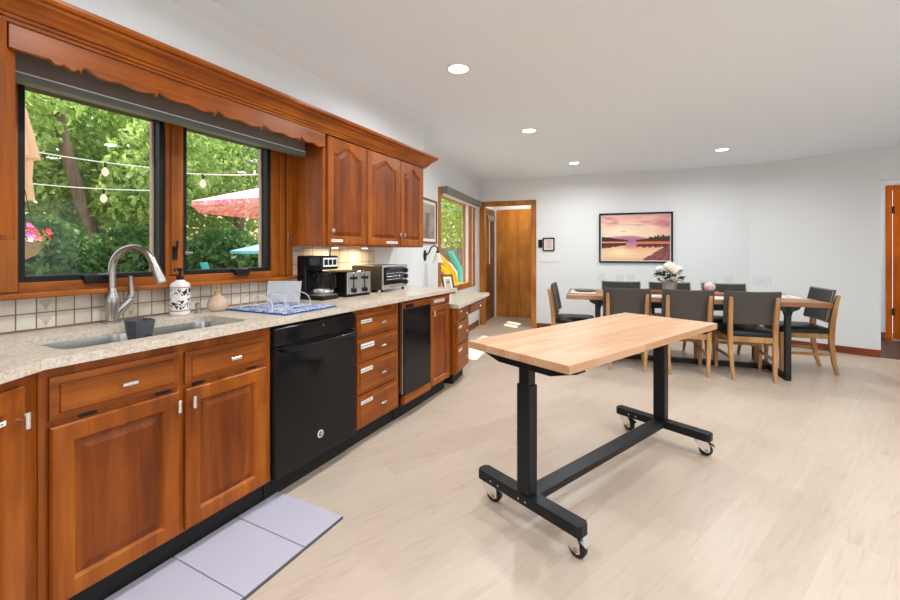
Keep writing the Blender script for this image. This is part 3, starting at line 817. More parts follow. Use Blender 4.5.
def printed():
    m, nt, p = _new('white_bottle_with_black_print')
    tc = nt.nodes.new('ShaderNodeTexCoord'); sp = nt.nodes.new('ShaderNodeSeparateXYZ'); nt.links.new(tc.outputs['Object'], sp.inputs[0])
    n = noise(nt, coords(nt, (1, 1, 1)), 75, 2, 0.5, 1.0)
    blk = ramp(nt, n, [(0.52, (1, 1, 1, 1)), (0.54, (0, 0, 0, 1))], 'LINEAR')
    band = ramp(nt, sp.outputs['Z'], [(0.0, (0, 0, 0, 1)), (0.024, (1, 1, 1, 1)), (0.075, (0, 0, 0, 1)), (0.088, (1, 1, 1, 1)), (0.118, (0, 0, 0, 1))], 'CONSTANT')
    c = mix(nt, band, srgb(238, 232, 226), blk)
    c2 = mix(nt, 1.0, c, srgb(236, 230, 224), 'DARKEN')
    line = ramp(nt, sp.outputs['Z'], [(0.0, (0, 0, 0, 1)), (0.017, (1, 1, 1, 1)), (0.021, (0, 0, 0, 1)), (0.122, (1, 1, 1, 1)), (0.126, (0, 0, 0, 1))], 'CONSTANT')
    nt.links.new(mix(nt, line, c2, srgb(150, 40, 40)), p.inputs['Base Color'])
    p.inputs['Roughness'].default_value = 0.35
    return m
MT['printed'] = printed()
th = thing('soap_bottle', 'white soap bottle with black floral print and a black pump behind the sink', 'soap dispenser', (-2.222, 1.272, Z), math.radians(30)); th.scale = (1.12, 1.12, 1.12)
mb = MB()
def sq(r, z, k=0.35):
    pts = []
    for i in range(24):
        a = 2 * PI * i / 24; c_, s_ = math.cos(a), math.sin(a)
        q = (abs(c_) ** 4 + abs(s_) ** 4) ** -0.25; q = 1 + (q - 1) * k * 2
        pts.append((r * q * c_, r * q * s_, z))
    return pts
mb.rings([sq(.033, 0), sq(.037, .004), sq(.037, .135), sq(.033, .146), sq(.018, .158, 0), sq(.014, .165, 0)])
mb.build('body', 'printed', th, smooth=True)
MB().lathe([(0.016, 0.16), (0.016, 0.178), (0.006, 0.18), (0.006, 0.20), (0.011, 0.203), (0.011, 0.215)], 16).tube([(0, 0, 0.211), (0.0, -0.035, 0.212), (0, -0.042, .205)], 0.0055, 8).build('pump', 'black_plastic', th, smooth=True)

th = thing('air_gap_cap', 'small dark metal dispenser cap standing on the worktop between the two soap bottles', 'sink fitting', (-2.20, 1.352, Z))
MB().lathe([(0.017, 0), (0.017, .004), (0.011, .008), (0.011, 0.03), (0.014, 0.034), (0.014, 0.052), (0.009, 0.056)], 18).tube([(0, 0, .045), (0.025, -.01, .045)], 0.006, 8).build('cap', 'dull_metal', th, smooth=True)

th = thing('glass_soap_dispenser', 'round ribbed glass soap dispenser with a brass pump by the drying mat', 'soap dispenser', (-2.185, 1.452, Z))
MB().lathe([(0.034, 0), (0.048, 0.012), (0.052, 0.035), (0.045, 0.062), (0.028, 0.078), (0.017, 0.086), (0.017, 0.094)], 40, wob=lambda a: 1 + 0.025 * math.cos(14 * a)).build('bottle', 'amber_glass', th, smooth=True)
MB().lathe([(0.018, 0.092), (0.018, 0.106), (0.007, 0.108), (0.007, 0.128), (0.010, 0.13), (0.010, 0.138)], 16).tube([(0, 0, .134), (0.03, -.02, .135), (.034, -.023, .128)], 0.005, 8).build('pump', 'gold', th, smooth=True)

def mat_cloth():
    m, nt, p = _new('blue_white_patterned_cloth')
    n = noise(nt, coords(nt), 48, 3, 0.6, 1.5)
    nt.links.new(ramp(nt, n, [(0.40, srgb(24, 40, 92)), (0.47, srgb(56, 88, 150)), (0.51, srgb(206, 210, 222)), (0.57, srgb(228, 228, 232)), (0.62, srgb(70, 100, 158))]), p.inputs['Base Color'])
    p.inputs['Roughness'].default_value = 0.9
    return m
MT['mat_cloth'] = mat_cloth()
MT['blue_edge'] = plain('blue_cloth_edge', srgb(34, 78, 150), 0.9)
th = thing('drying_mat', 'blue and white patterned drying mat with a blue border on the worktop', 'drying mat', (-1.955, 1.685, Z), math.radians(1))
B(-0.24, 0.24, -0.19, 0.19, 0, 0.006).build('border', 'blue_edge', th, bevel=0.002); B(-0.23, 0.23, -0.18, 0.18, 0.006, 0.008).build('cloth', 'mat_cloth', th)
th = thing('dish_rack', 'clear dish rack of bent rods standing on the blue patterned mat', 'dish rack', (-2.02, 1.70, Z + .0085))
mb = MB()
def arc(y, x0, x1, h):
    pts = []
    for k in range(13):
        a = PI * k / 12; pts.append(((x0 + x1) / 2 - (x1 - x0) / 2 * math.cos(a), y, 0.0035 + h * math.sin(a) ** .6))
    return pts
for y in (-0.14, -0.05, 0.04, 0.13): mb.tube(arc(y, -0.12, 0.14, 0.075), 0.003, 6)
for x in (-0.12, 0.14): mb.tube([(x, -0.15, .0035), (x, 0.14, .0035)], 0.003, 6)
mb.build('rods', 'frosted', th, smooth=True)
th = thing('cutting_board', 'translucent white plastic board leaning upright in the clear dish rack', 'cutting board', (-2.07, 1.80, Z + .012))
MB().obox((0, 0, 0.07), (0.21, 0.006, 0.13), Rz(math.radians(24)) @ Rx(math.radians(-14))).build('board', 'frosted', th, bevel=0.002)

# coffee maker
th = thing('coffee_maker', 'black drip coffee maker with a glass carafe at the right end of the drying mat', 'coffee maker', (-2.135, 2.145, Z), R90)
# local: front = -y
B(-0.08, 0.08, -0.12, 0.11, 0, 0.030).build('base', 'black_plastic', th, bevel=0.008)
B(-0.085, 0.085, 0.03, 0.11, 0.026, 0.30).build('tower', 'black_gloss', th, bevel=0.010)
B(-0.085, 0.085, -0.115, 0.03, 0.205, 0.30).build('brew_head', 'black_gloss', th, bevel=0.012)
d = B(-0.065, 0.07, -0.1175, -0.115, 0.225, 0.285).build('display', 'white_plastic', th, bevel=0.001)
mb = MB()
for k in range(3): mb.box(-0.057 + k * .041, -0.024 + k * .041, -0.1185, -0.1175, 0.236, 0.274)
mb.build('display_window', 'black_plastic', d)
cf = MB().lathe([(0.055, 0.034), (0.066, 0.045), (0.070, 0.09), (0.062, 0.13), (0.048, 0.155), (0.046, 0.17)], 28, (0, -0.055, 0)).build('carafe', 'glass', th, smooth=True)
MB().lathe([(0.071, 0.050), (0.0715, 0.058), (0.071, 0.066)], 28, (0, -0.055, 0), cap=False).build('carafe_band', 'chrome', cf, smooth=True)
MB().lathe([(0.049, 0.168), (0.049, 0.185), (0.02, 0.192)], 24, (0, -0.055, 0)).build('carafe_lid', 'black_plastic', cf, smooth=True)
MB().tube([(0, -0.10, .165), (0, -0.155, 0.16), (0, -0.16, 0.09), (0, -0.12, 0.07)], 0.008, 8).build('carafe_handle', 'black_plastic', cf, smooth=True)
B(-0.07, 0.07, -0.118, 0.03, 0.030, 0.033).build('hot_plate', 'dull_metal', th)

# toaster
th = thing('toaster', 'four-slot black toaster with a chrome front between coffee maker and toaster oven', 'toaster', (-1.995, 2.42, Z), math.radians(84))
B(-0.125, 0.125, 0.006, 0.27, 0.012, 0.185).build('body', 'black_gloss', th, bevel=0.018, seg=3)
B(-0.118, 0.118, 0.0, 0.006, 0.02, 0.178).build('front_plate', 'steel', th, bevel=0.003)
B(-0.12, 0.12, 0.01, 0.265, 0.0, 0.014).build('foot_base', 'black_plastic', th)
mb = MB()
for x in (-0.085, -0.035, 0.035, 0.085): mb.box(x - .011, x + .011, 0.05, 0.23, 0.18, 0.1862)
mb.build('slots', 'black_plastic', th)
for x in (-0.055, 0.055):
    B(x - .005, x + .005, -0.001, 0.0, 0.06, 0.16).build('lever_slot', 'black_plastic', th)
    B(x - .02, x + .02, -0.022, 0.0, 0.125, 0.145).build('lever', 'black_plastic', th, bevel=0.003)
    MB().tube([(x, 0, 0.045), (x, -0.018, 0.045)], 0.018, 16).build('dial', 'black_plastic', th, bevel=0.002)
    for q in (-.03, .03): B(x + q - .006, x + q + .006, -0.003, 0, 0.04, 0.05).build('button', 'chrome', th)

# toaster oven
th = thing('toaster_oven', 'silver toaster oven with a glass door and three knobs at the end of the worktop', 'toaster oven', (-1.985, 2.70, Z), math.radians(96))
B(0.0, 0.42, 0.012, 0.30, 0.02, 0.215).build('body', 'dark_metal', th, bevel=0.01)
B(0.0, 0.42, 0.0, 0.014, 0.02, 0.215).build('front_frame', 'steel', th, bevel=0.005)
MB().box(0.018, 0.32, -0.012, 0.0, 0.058, 0.20).build('door_glass', 'black_gloss', th, bevel=0.003)
mb = MB()
for z in (0.10, 0.125, 0.15): mb.tube([(0.03, -0.0125, z), (0.31, -.0125, z)], 0.0015, 6)
mb.build('rack_wires', 'steel', th)
MB().tube([(0.04, -0.012, 0.19), (0.04, -0.035, 0.192), (0.17, -0.04, 0.192), (0.30, -0.035, 0.192), (0.30, -0.012, 0.19)], 0.006, 8).build('door_handle', 'black_plastic', th, smooth=True)
B(0.10, 0.24, -0.003, 0, 0.03, 0.045).build('crumb_tray', 'dull_metal', th)
for z in (0.065, 0.115, 0.165):
    MB().tube([(0.375, 0, z), (0.375, -0.008, z), (0.375, -0.026, z)], [0.022, 0.02, 0.017], 16).build('knob', 'black_plastic', th, bevel=0.002)
for x, y in ((0.03, 0.03), (0.39, 0.03), (0.03, 0.27), (0.39, 0.27)):
    MB().tube([(x, y, 0), (x, y, 0.022)], 0.012, 10).build('foot', 'black_plastic', th)
th = thing('bottle_stopper', 'tiny tan wooden stopper on the worktop between toaster and toaster oven', 'stopper', (-1.93, 2.575, Z))
MB().lathe([(0.008, 0), (0.009, 0.012), (0.011, .014), (0.012, 0.026), (0.008, 0.032)], 14).build('stopper', 'cork', th, smooth=True)
# outlet with plug on the tiles
th = thing('wall_outlet', 'white wall outlet with a plugged-in cord on the tiles above the toaster', 'outlet', (WX + .0125, 2.36, 1.13), R90)
B(-0.037, 0.037, -0.006, 0, -0.058, 0.058).build('plate', 'white_plastic', th, bevel=0.002)
B(-0.016, 0.016, -0.025, -0.006, -.035, -.008).build('plug', 'white_plastic', th, bevel=0.003)
MB().tube([(0, -.025, -.02), (0.03, -.04, -.01), (0.08, -.012, 0.06), (0.10, -.008, 0.15)], 0.003, 6).build('cord', 'bronze', th, smooth=True)

# ---------------------------------------------------------------- dining side wall: frame, sconce, window, desk photo
def lp(s, o=0.0):
    n_ = Vector((ldir.y, -ldir.x)); return (A.x + ldir.x * s + n_.x * o, A.y + ldir.y * s + n_.y * o)
LA = math.atan2(ldir.y, ldir.x)
def paint(name, fn, nx, ny, w, h, y, parent, objname='print'):
    me = bpy.data.meshes.new(objname); vs = []; fs = []
    for j in range(ny + 1):
        for i in range(nx + 1): vs.append((-w / 2 + w * i / nx, y, -h / 2 + h * j / ny))
    for j in range(ny):
        for i in range(nx):
            a = j * (nx + 1) + i; fs.append((a, a + 1, a + nx + 2, a + nx + 1))
    me.from_pydata(vs, [], fs)
    at = me.color_attributes.new('Col', 'FLOAT_COLOR', 'POINT')
    for j in range(ny + 1):
        for i in range(nx + 1): at.data[j * (nx + 1) + i].color = srgb(*fn(i / nx, j / ny))
    m, nt, p = _new(name)
    a = nt.nodes.new('ShaderNodeVertexColor'); a.layer_name = 'Col'
    nt.links.new(a.outputs[0], p.inputs['Base Color']); p.inputs['Roughness'].default_value = 0.5
    me.materials.append(m)
    o = bpy.data.objects.new(objname, me); COL.objects.link(o); o.parent = parent
    return o
def vn(x, y, s=0):
    def h_(i, j): return (math.sin(i * 127.1 + j * 311.7 + s * 74.7) * 43758.5453) % 1.0
    i, j = math.floor(x), math.floor(y); u, v = x - i, y - j; u = u * u * (3 - 2 * u); v = v * v * (3 - 2 * v)
    return (h_(i, j) * (1 - u) + h_(i + 1, j) * u) * (1 - v) + (h_(i, j + 1) * (1 - u) + h_(i + 1, j + 1) * u) * v
def lerp(a, b, t):
    t = max(0, min(1, t)); return tuple(a[k] + (b[k] - a[k]) * t for k in range(3))
def framed(name, label, loc, rz, w, h, fw, fmat, fn, matw=0.0, res=(24, 32), dep=0.022, cat='picture'):
    th = thing(name, label, cat, loc, rz)
    frame_ = MB()
    frame_.box(-w / 2, -w / 2 + fw, -dep, 0, -h / 2, h / 2); frame_.box(w / 2 - fw, w / 2, -dep, 0, -h / 2, h / 2)
    frame_.box(-w / 2 + fw, w / 2 - fw, -dep, 0, -h / 2, -h / 2 + fw); frame_.box(-w / 2 + fw, w / 2 - fw, -dep, 0, h / 2 - fw, h / 2)
    frame_.build('frame', fmat, th, bevel=0.0015)
    if matw: B(-w / 2 + fw, w / 2 - fw, -.008, -.002, -h / 2 + fw, h / 2 - fw).build('mount', 'white_paper', th)
    paint(name + '_print', fn, res[0], res[1], w - 2 * fw - 2 * matw, h - 2 * fw - 2 * matw, -0.0095 if matw else -0.006, th)
    return th
def old_print(u, v):
    n_ = vn(u * 5, v * 6, 3) * .6 + vn(u * 14, v * 16, 5) * .4
    c = lerp((120, 104, 92), (186, 172, 156), n_)
    if abs(u - .45) < .13 and v < .75: c = lerp(c, (88, 72, 64), .5)
    if v > .75: c = lerp(c, (176, 178, 160), .5)
    return c
framed('framed_picture', 'old print in a brown wood frame above the wall lamp beside the patio window', (*lp(0.80, .001), 1.60), LA, 0.56, 0.52, 0.022, 'brown_door', old_print, 0.035)
# wall lamp
th = thing('wall_lamp', 'dark bronze wall lamp with a curved arm and frosted bell shade', 'wall lamp', (*lp(0.72, .001), 1.20), LA)
MB().tube([(0, 0, 0), (0, -.008, 0), (0, -.018, 0)], [0.04, 0.04, 0.02], 20).build('backplate', 'bronze', th, smooth=True).scale = (1, 1, 1.6)
MB().tube([(0, -.015, 0), (0, -.05, 0.03), (0, -0.08, 0.09), (0, -.12, 0.115), (0, -0.155, 0.09), (0, -0.16, 0.055)], 0.008, 10).build('arm', 'bronze', th, smooth=True)
MB().lathe([(0.018, 0.055), (0.022, 0.03), (0.018, 0.02)], 16, (0, -.16, 0)).build('socket', 'bronze', th, smooth=True)
MB().lathe([(0.024, 0.03), (0.034, 0.0), (0.045, -0.04), (0.065, -0.075), (0.07, -.08), (0.06, -.072), (0.04, -.04), (0.03, 0.0), (0.02, .025)], 24, (0, -.16, 0)).build('lamp_shade', 'sconce_glass', th, smooth=True)

# dining side window with roller blind
th = tag(bpy.data.objects.new('window_2', None), kind='structure'); COL.objects.link(th)
mb = MB()
for a, b, z0, z1 in ((D0 - .02, D0 + .05, SW - .03, DT + .06), (D1 - .30, D1 + .03, SW - .03, DT), (D0 + .05, D1 - .30, SW - .03, SW + .05), (D0 + .05, D1 - .3, DT - .03, DT + .0)):
    wall_strip(mb, lp(a, .02), lp(b, .02), z0, z1, 0.12)
mb.build('window_frame', 'casing', th, bevel=0.005)
mb = MB(); wall_strip(mb, lp(D1 - .18, .03), lp(D1 - .165, .03), SW, DT, 0.02); wall_strip(mb, lp(D1 - .335, .0), lp(D1 - .3, .0), SW, DT, 0.04)
mb.build('window_stop', 'white_plastic', th)
mb = MB(); wall_strip(mb, lp(D0 + .05, -.05), lp(D1 - .3, -.05), SW + .05, DT - .03, 0.006); mb.build('pane', 'pane', th)
th = thing('roller_blind', 'grey roller blind cassette mounted across the top of the patio side window', 'window blind')
mb = MB(); wall_strip(mb, lp(D0 + .06, .10), lp(D1 + .18, .10), 1.985, 2.075, 0.099); mb.build('cassette', 'grey_blind', th, bevel=0.006)
mb = MB(); wall_strip(mb, lp(D0 + .07, .06), lp(D1 + .16, .06), 1.955, 1.985, 0.03); mb.build('fabric', 'white_plastic', th)
th = thing('light_switch', 'small white switch on the strip of wall beside the patio window', 'switch', (*lp(D1 + .2, .001), 1.17), LA)
B(-.035, .035, -.006, 0, -.055, .055).build('plate', 'white_plastic', th, bevel=0.002); B(-.008, .008, -.012, -.006, -.015, .015).build('toggle', 'white_plastic', th)

# photo frame leaning on the desk
th = thing('photo_frame', 'small leaning photo frame standing on the desk below the window', 'photo frame', (-2.17, 4.22, DZ + .0405), R90 + PHI - .5)
M = Rx(math.radians(-14))
mb = MB()
for c, s in (((-.075, 0, .11), (.022, .014, .22)), ((.075, 0, .11), (.022, .014, .22)), ((0, 0, .011), (.172, .014, .022)), ((0, 0, .21), (.172, .014, .022))):
    mb.obox(M @ Vector(c) + Vector((0, 0, .002)), s, M)
mb.build('frame', 'brown_door', th)
MB().obox(M @ Vector((0, .002, .11)) + Vector((0, 0, .002)), (.13, .004, .18), M).build('mount', 'white_paper', th)
MB().obox(M @ Vector((0, -.001, .115)) + Vector((0, 0, .002)), (.075, .003, .11), M).build('print', 'tile_motif', th)
MB().obox((0, .055, .07), (.03, .006, .145), Rx(math.radians(25))).build('easel_stand', 'black_plastic', th)

# back wall: painting, small frame, keypad, switches
BA = math.atan2(bdir.y, bdir.x)
def sunset(u, v):
    # v=0 bottom. horizon at .42
    hz = 0.415
    if v >= hz:
        t = (v - hz) / (1 - hz)
        c = lerp((254, 214, 176), (248, 204, 178), t * 1.6); c = lerp(c, (238, 172, 164), (t - .6) * 1.6)
        sun = math.exp(-(((u - .30) / .30) ** 2 + ((t - .35) / .3) ** 2)); c = lerp(c, (255, 238, 206), sun * .95)
        cl = vn(u * 4 + t * 2, t * 11, 2) * .6 + vn(u * 9, t * 20, 9) * .4
        c = lerp(c, (186, 92, 116), max(0, cl - .5) * 1.8 * (0.3 + t)); c = lerp(c, (168, 70, 100), max(0, u - .75) * t * 2)
        m_ = .14 + .09 * math.exp(-((u - .40) / .2) ** 2) - .1 * max(0, u - .6)
        if t < m_: c = lerp((206, 140, 160), (168, 110, 140), 1 - t / m_)
        lt = .12 * (1 - u / .40) + .04 + .05 * vn(u * 60, 1) if u < .40 else 0
        rt = (.06 + .22 * (u - .52) ** .8 + .10 * vn(u * 70, 4) * (u > .7)) if u > .52 else 0
        if t < max(lt, rt): c = (58, 26, 28) if t > .02 else (96, 42, 36)
        return c
    t = (hz - v) / hz
    c = lerp((236, 150, 110), (252, 214, 170), t * 1.4)
    sun = math.exp(-(((u - .27) / .18) ** 2 + ((t - .6) / .25) ** 2)); c = lerp(c, (255, 236, 186), sun)
    if t < .10 and u > .5: c = (226, 110, 60)
    lt = .05 + .17 * (1 - u / .38) + .05 * vn(u * 40, 7) if u < .38 else 0
    rt = .26 + .08 * vn(u * 40, 8) if u > .52 else 0
    if (u < .38 and .08 < t < lt + .12) or (u > .52 and .12 < t < rt): c = lerp((70, 32, 34), (150, 80, 70), (t - .1) * 2)
    if .36 < u < .54 and t < .38: c = lerp((190, 124, 150), c, t * 1.8)
    c = lerp(c, (230, 130, 100), max(0, t - .6) * 1.2 * vn(u * 6, t * 20, 11))
    if u > .62 and t > 1.0 - (u - .60) * 2.1 - .06 * vn(u * 30, t * 30, 5): c = lerp((96, 44, 50), (176, 104, 96), vn(u * 45, t * 26, 6))
    return c
framed('wall_painting', 'large black framed print of a lake at sunset on the back wall', (*bp(2.45, .001), 1.455), BA, 1.02, 0.755, 0.024, 'black_frame', sunset, 0.014, (140, 100), 0.03)
def note(u, v): return lerp((226, 206, 198), (206, 178, 170), 1 if (int(v * 14) % 2 and .15 < u < .85) else 0)
framed('small_framed_note', 'small dark framed note beside the doorway on the back wall', (*bp(1.177, .001), 1.362), BA, 0.185, 0.215, 0.02, 'bronze', note, 0.018, (10, 28))
th = thing('keypad', 'small black keypad on the back wall between doorway and framed note', 'keypad', (*bp(1.045, .001), 1.375), BA)
B(-.032, .032, -.018, 0, -.065, .065).build('case', 'black_plastic', th, bevel=0.005)
mb = MB()
for i in range(2):
    for j in range(4): mb.box(-.024 + i * .026, -.004 + i * .026, -.02, -.018, -.052 + j * .027, -.034 + j * .027)
mb.build('buttons', 'black_matte', th)
th = thing('switch_plate', 'white four-gang light switch plate below the framed note on the back wall', 'light switch', (*bp(1.18, .001), 1.145), BA)
B(-.16, .16, -.006, 0, -.07, .07).build('plate', 'white_plastic', th, bevel=0.002)
for k in range(4): B(-.135 + k * .076, -.095 + k * .076, -.010, -.006, -.035, .035).build('rocker', 'white_paper', th, bevel=0.001)

# ---------------------------------------------------------------- dining table and chairs
T0 = Vector((0.156, 5.337))
def tp(u, v): return (T0.x + rd.x * u + fd.x * v, T0.y + rd.y * u + fd.y * v)
th = thing('dining_table', 'long wood-topped dining table on black iron legs near the back wall', 'dining table', (*tp(0, 0), 0), PHI)
B(-1.20, 1.20, -0.45, 0.45, 0.715, 0.76).build('tabletop', 'table_wood', th, bevel=0.004)
for s in (-1, 1):
    x = s * 0.86
    mb = MB(); mb.tube([(x, -0.42, 0.03), (x, -0.42, 0.69)], 0.03, square=(.045, .045)); mb.tube([(x, 0.42, 0.03), (x, 0.42, 0.69)], 0.03, square=(.045, .045))
    mb.box(x - .0225, x + .0225, -0.4425, 0.4425, 0, 0.05); mb.box(x - .0225, x + .0225, -.4425, .4425, 0.668, 0.715)
    for y in (-.42, .42):
        mb.prism([(x - .10, y - .0225, 0.714), (x + .10, y - .0225, 0.714), (x + .085, y - .0225, 0.69), (x + .035, y - .0225, 0.665), (x + .0225, y - .0225, 0.62), (x - .0225, y - .0225, 0.62), (x - .035, y - .0225, 0.665), (x - .085, y - .0225, 0.69)], (0, .045, 0))
    mb.build('leg', 'black_iron', th)
B(-0.83, 0.83, -0.03, 0.03, 0.0, 0.05).build('stretcher', 'black_iron', th)

def make_chair(label):
    th = thing('dining_chair', label, 'dining chair', (0, 0, 0), 0, 'dining chairs around the long table')
    # seat cushion
    def ring(i, z):
        pts = []
        xs = [(-0.225, 0.235), (0.225, 0.235), (0.205, -0.205), (-0.205, -0.205)]
        return [(x * (1 - i * 4.4), y * (1 - i * 4.4), z) for x, y in ((-.20, .245), (0, .255), (.20, .245), (.23, .21), (.218, 0), (.205, -.18), (.18, -.205), (0, -.208), (-.18, -.205), (-.205, -.18), (-.218, 0), (-.23, .21))]
    MB().rings([ring(0, .415), ring(-.004, .432), ring(0, .452), ring(.02, .468), ring(.06, .476)]).build('seat', 'leather', th, smooth=True)
    mb = MB(); mb.box(-.19, .19, .205, .228, .36, .415); mb.box(-.18, .18, -.21, -.187, .36, .415)
    mb.prism([(-.215, .22, .36), (-.193, .22, .36), (-.173, -.2, .36), (-.195, -.2, .36)], (0, 0, .055)); mb.prism([(.215, .22, .36), (.193, .22, .36), (.173, -.2, .36), (.195, -.2, .36)], (0, 0, .055))
    mb.build('seat_frame', 'chair_wood', th, bevel=.003)
    for s in (-1, 1):
        x = s * .2
        rs = [[(x - w_, .215 - w_, z), (x + w_, .215 - w_, z), (x + w_, .215 + w_, z), (x - w_, .215 + w_, z)] for z, w_ in ((0, .014), (.36, .021), (.414, .021))]
        MB().rings(rs).build('leg', 'chair_wood', th, bevel=.003)
        prof = [(0.0, s * .168, -.262, .013), (.12, s * .176, -.232, .016), (.30, s * .184, -.208, .019), (.42, s * .186, -.205, .021), (.55, s * .188, -.215, .02), (.70, s * .189, -.238, .018), (.80, s * .19, -.262, .015), (.805, s * .19, -.264, .010)]
        rs = [[(x_ - w_ * .95, y_ - w_ * 1.15, z), (x_ + w_ * .95, y_ - w_ * 1.15, z), (x_ + w_ * .95, y_ + w_ * 1.15, z), (x_ - w_ * .95, y_ + w_ * 1.15, z)] for z, x_, y_, w_ in prof]
        MB().rings(rs).build('leg', 'chair_wood', th, bevel=.003)
        mb = MB().tube([(s * .198, .21, .20), (s * .18, -.22, .20)], .01, square=(.016, .028)); mb.build('stretcher', 'chair_wood', th)
    MB().tube([(-.196, .205, .27), (.196, .205, .27)], .01, square=(.016, .028)).build('stretcher', 'chair_wood', th)
    # curved back pad
    def pad(yo0, yo1, dz=0.0, dx=0.0):
        rs = []
        for k in range(13):
            t = -1 + 2 * k / 12; x = t * (.235 - dx); cv = .022 * t * t
            col = []
            for z, yy in ((.53 + dz, -.200), (.62, -.214), (.74, -.236), (.862 - dz - .006 * (1 - t * t), -.262)):
                col.append((x, yy, z, cv))
            ring = [(x_, y_ + cv_ + yo0, z_) for x_, y_, z_, cv_ in col] + [(x_, y_ + cv_ + yo1, z_) for x_, y_, z_, cv_ in reversed(col)]
            rs.append(ring)
        return rs
    bk = MB().rings(pad(.012, .036)).build('backrest', 'charcoal', th, bevel=.008, smooth=True)
    MB().rings(pad(.035, .042, .012, .012)).build('front_panel', 'charcoal_front', bk, bevel=.003)
    # piping round the pad edge
    pts = [Vector(p) for p in ([(r[0]) for r in pad(.036, .036, .006, .007)] + [(r[3]) for r in reversed(pad(.036, .036, .006, .007))])]
    MB().tube(pts, .0035, 6, closed=True).build('piping', 'piping', bk)
    return th
ch = make_chair('dining chair with its back to us, left end of the front row of three')
ch.location = (*tp(-.578, -.297), 0); ch.rotation_euler = (0, 0, PHI)
dup(ch, (*tp(-.008, -.297), 0), PHI, 'dining chair with its back to us, in the middle of the front row of three')
dup(ch, (*tp(.545, -.297), 0), PHI, 'dining chair with its back to us, right end of the front row of three')
dup(ch, (*tp(-.565, .36), 0), PHI + PI, 'dining chair behind the table, left one of three facing us below the sunset print')
dup(ch, (*tp(.0, .36), 0), PHI + PI, 'dining chair behind the table, middle one facing us behind the potted flowers')
dup(ch, (*tp(.586, .36), 0), PHI + PI, 'dining chair behind the table, right one of three facing us')
dup(ch, (*tp(-1.145, -.07), 0), PHI - PI / 2, 'dining chair at the left head of the long table near the doorway')
dup(ch, (*tp(1.155, .125), 0), PHI + PI / 2, 'dining chair at the right head of the long table facing left')

# on the table
TZ = 0.7605
o = thing('centre_board', 'long red-brown wooden board running down the middle of the dining table', 'table board', (*tp(0.04, .02), TZ), PHI)
B(-.30, .38, -.13, .13, 0, .035).build('board', 'tray_wood', o, bevel=.004)
th = thing('potted_hydrangea', 'white and cream flowers with dark leaves in a grey pot on the dining table', 'potted plant', (*tp(-.085, .05), TZ + .0355), PHI)
MB().lathe([(.066, 0), (.076, .06), (.082, .105), (.086, .107), (.086, .125), (.078, .125), (.074, .105)], 28).build('pot', 'pot', th, smooth=True)
MB().lathe([(.073, .108), (.02, .115)], 16).build('soil', 'bronze', th)
rnd = random.Random(3)
mb = MB()
for k in range(84):
    a = rnd.uniform(0, 2 * PI); r = rnd.uniform(.04, .155); z = .14 + rnd.uniform(0, .12) - r * .4 + .03; L_ = rnd.uniform(.07, .11)
    c = Vector((r * math.cos(a), r * math.sin(a), z)); d_ = Vector((math.cos(a), math.sin(a), rnd.uniform(-.6, .3))).normalized(); s_ = Vector((-math.sin(a), math.cos(a), rnd.uniform(-.3, .3)))
    p = [c - d_ * L_ / 2, c + s_ * L_ * .3 + Vector((0, 0, .012)), c + d_ * L_ / 2, c - s_ * L_ * .3 + Vector((0, 0, .012)), c]
    mb.add(p, [(0, 1, 4), (1, 2, 4), (2, 3, 4), (3, 0, 4)])
mb.build('leaves', 'plant_leaf', th)
def bloom(name, mat, c, R_, n_):
    mb = MB(); c = Vector(c)
    for k in range(n_):
        z = 1 - 1.5 * (k + .5) / n_; a = k * 2.39996; q = math.sqrt(max(0, 1 - z * z)); d_ = Vector((q * math.cos(a), q * math.sin(a), z)); pc = c + d_ * R_ * rnd.uniform(.85, 1.05)
        t1 = d_.orthogonal().normalized(); t2 = d_.cross(t1); s_ = R_ * .42
        mb.add([pc + t1 * s_, pc + t2 * s_, pc - t1 * s_, pc - t2 * s_, pc + d_ * s_ * .25], [(0, 1, 4), (1, 2, 4), (2, 3, 4), (3, 0, 4)])
    ball = [(R_ * .9 * math.sin(PI * j / 8), R_ * .9 * math.cos(PI * j / 8)) for j in range(9)]
    mb.lathe([(max(r, .0005), z) for r, z in ball], 14, c)
    return mb.build(name, mat, th)
bloom('bloom', 'petal', (.0, -.02, .262), .068, 60); bloom('bloom', 'petal', (.045, -.06, .225), .045, 44); bloom('bloom', 'petal_white', (-.095, .0, .235), .048, 44); bloom('bloom', 'petal_white', (.10, .02, .24), .045, 44)
bloom('bloom', 'petal_white', (-.075, -.08, .135), .035, 30); bloom('bloom', 'petal_white', (.03, -.09, .145), .032, 30)
MB().tube([(0, 0, .10), (0, -.01, .2), (0, -.02, .26)], .004, 6).build('stem', 'plant_leaf', th)

def wine_glass(u, v, label):
    th = thing('wine_glass', label, 'wine glass', (*tp(u, v), TZ), 0, 'wine glasses on the dining table')
    MB().lathe([(.034, 0), (.034, .002), (.006, .006), (.0035, .012), (.0035, .085), (.008, .092)], 20).build('stem', 'glass', th, smooth=True)
    MB().lathe([(.008, .092), (.03, .105), (.042, .13), (.044, .15), (.04, .18), (.035, .205)], 24, cap=False).build('bowl', 'glass', th, smooth=True)
wine_glass(-.80, .30, 'clear wine glass at the far left end of the dining table')
wine_glass(-.60, .25, 'clear wine glass before the left far chair, left one of the pair')
wine_glass(-.47, .25, 'clear wine glass before the left far chair, right one of the pair')
wine_glass(.545, .20, 'clear wine glass standing alone before the right far chair')
wine_glass(.82, .22, 'clear wine glass at the right end of the table, left one of the pair')
wine_glass(.92, .25, 'clear wine glass at the right end of the table, right one of the pair')
th = thing('folded_napkin_flower', 'pale pink folded cloth bloom in a clear glass right of the potted flowers', 'table decoration', (*tp(.30, .05), TZ + .0355))
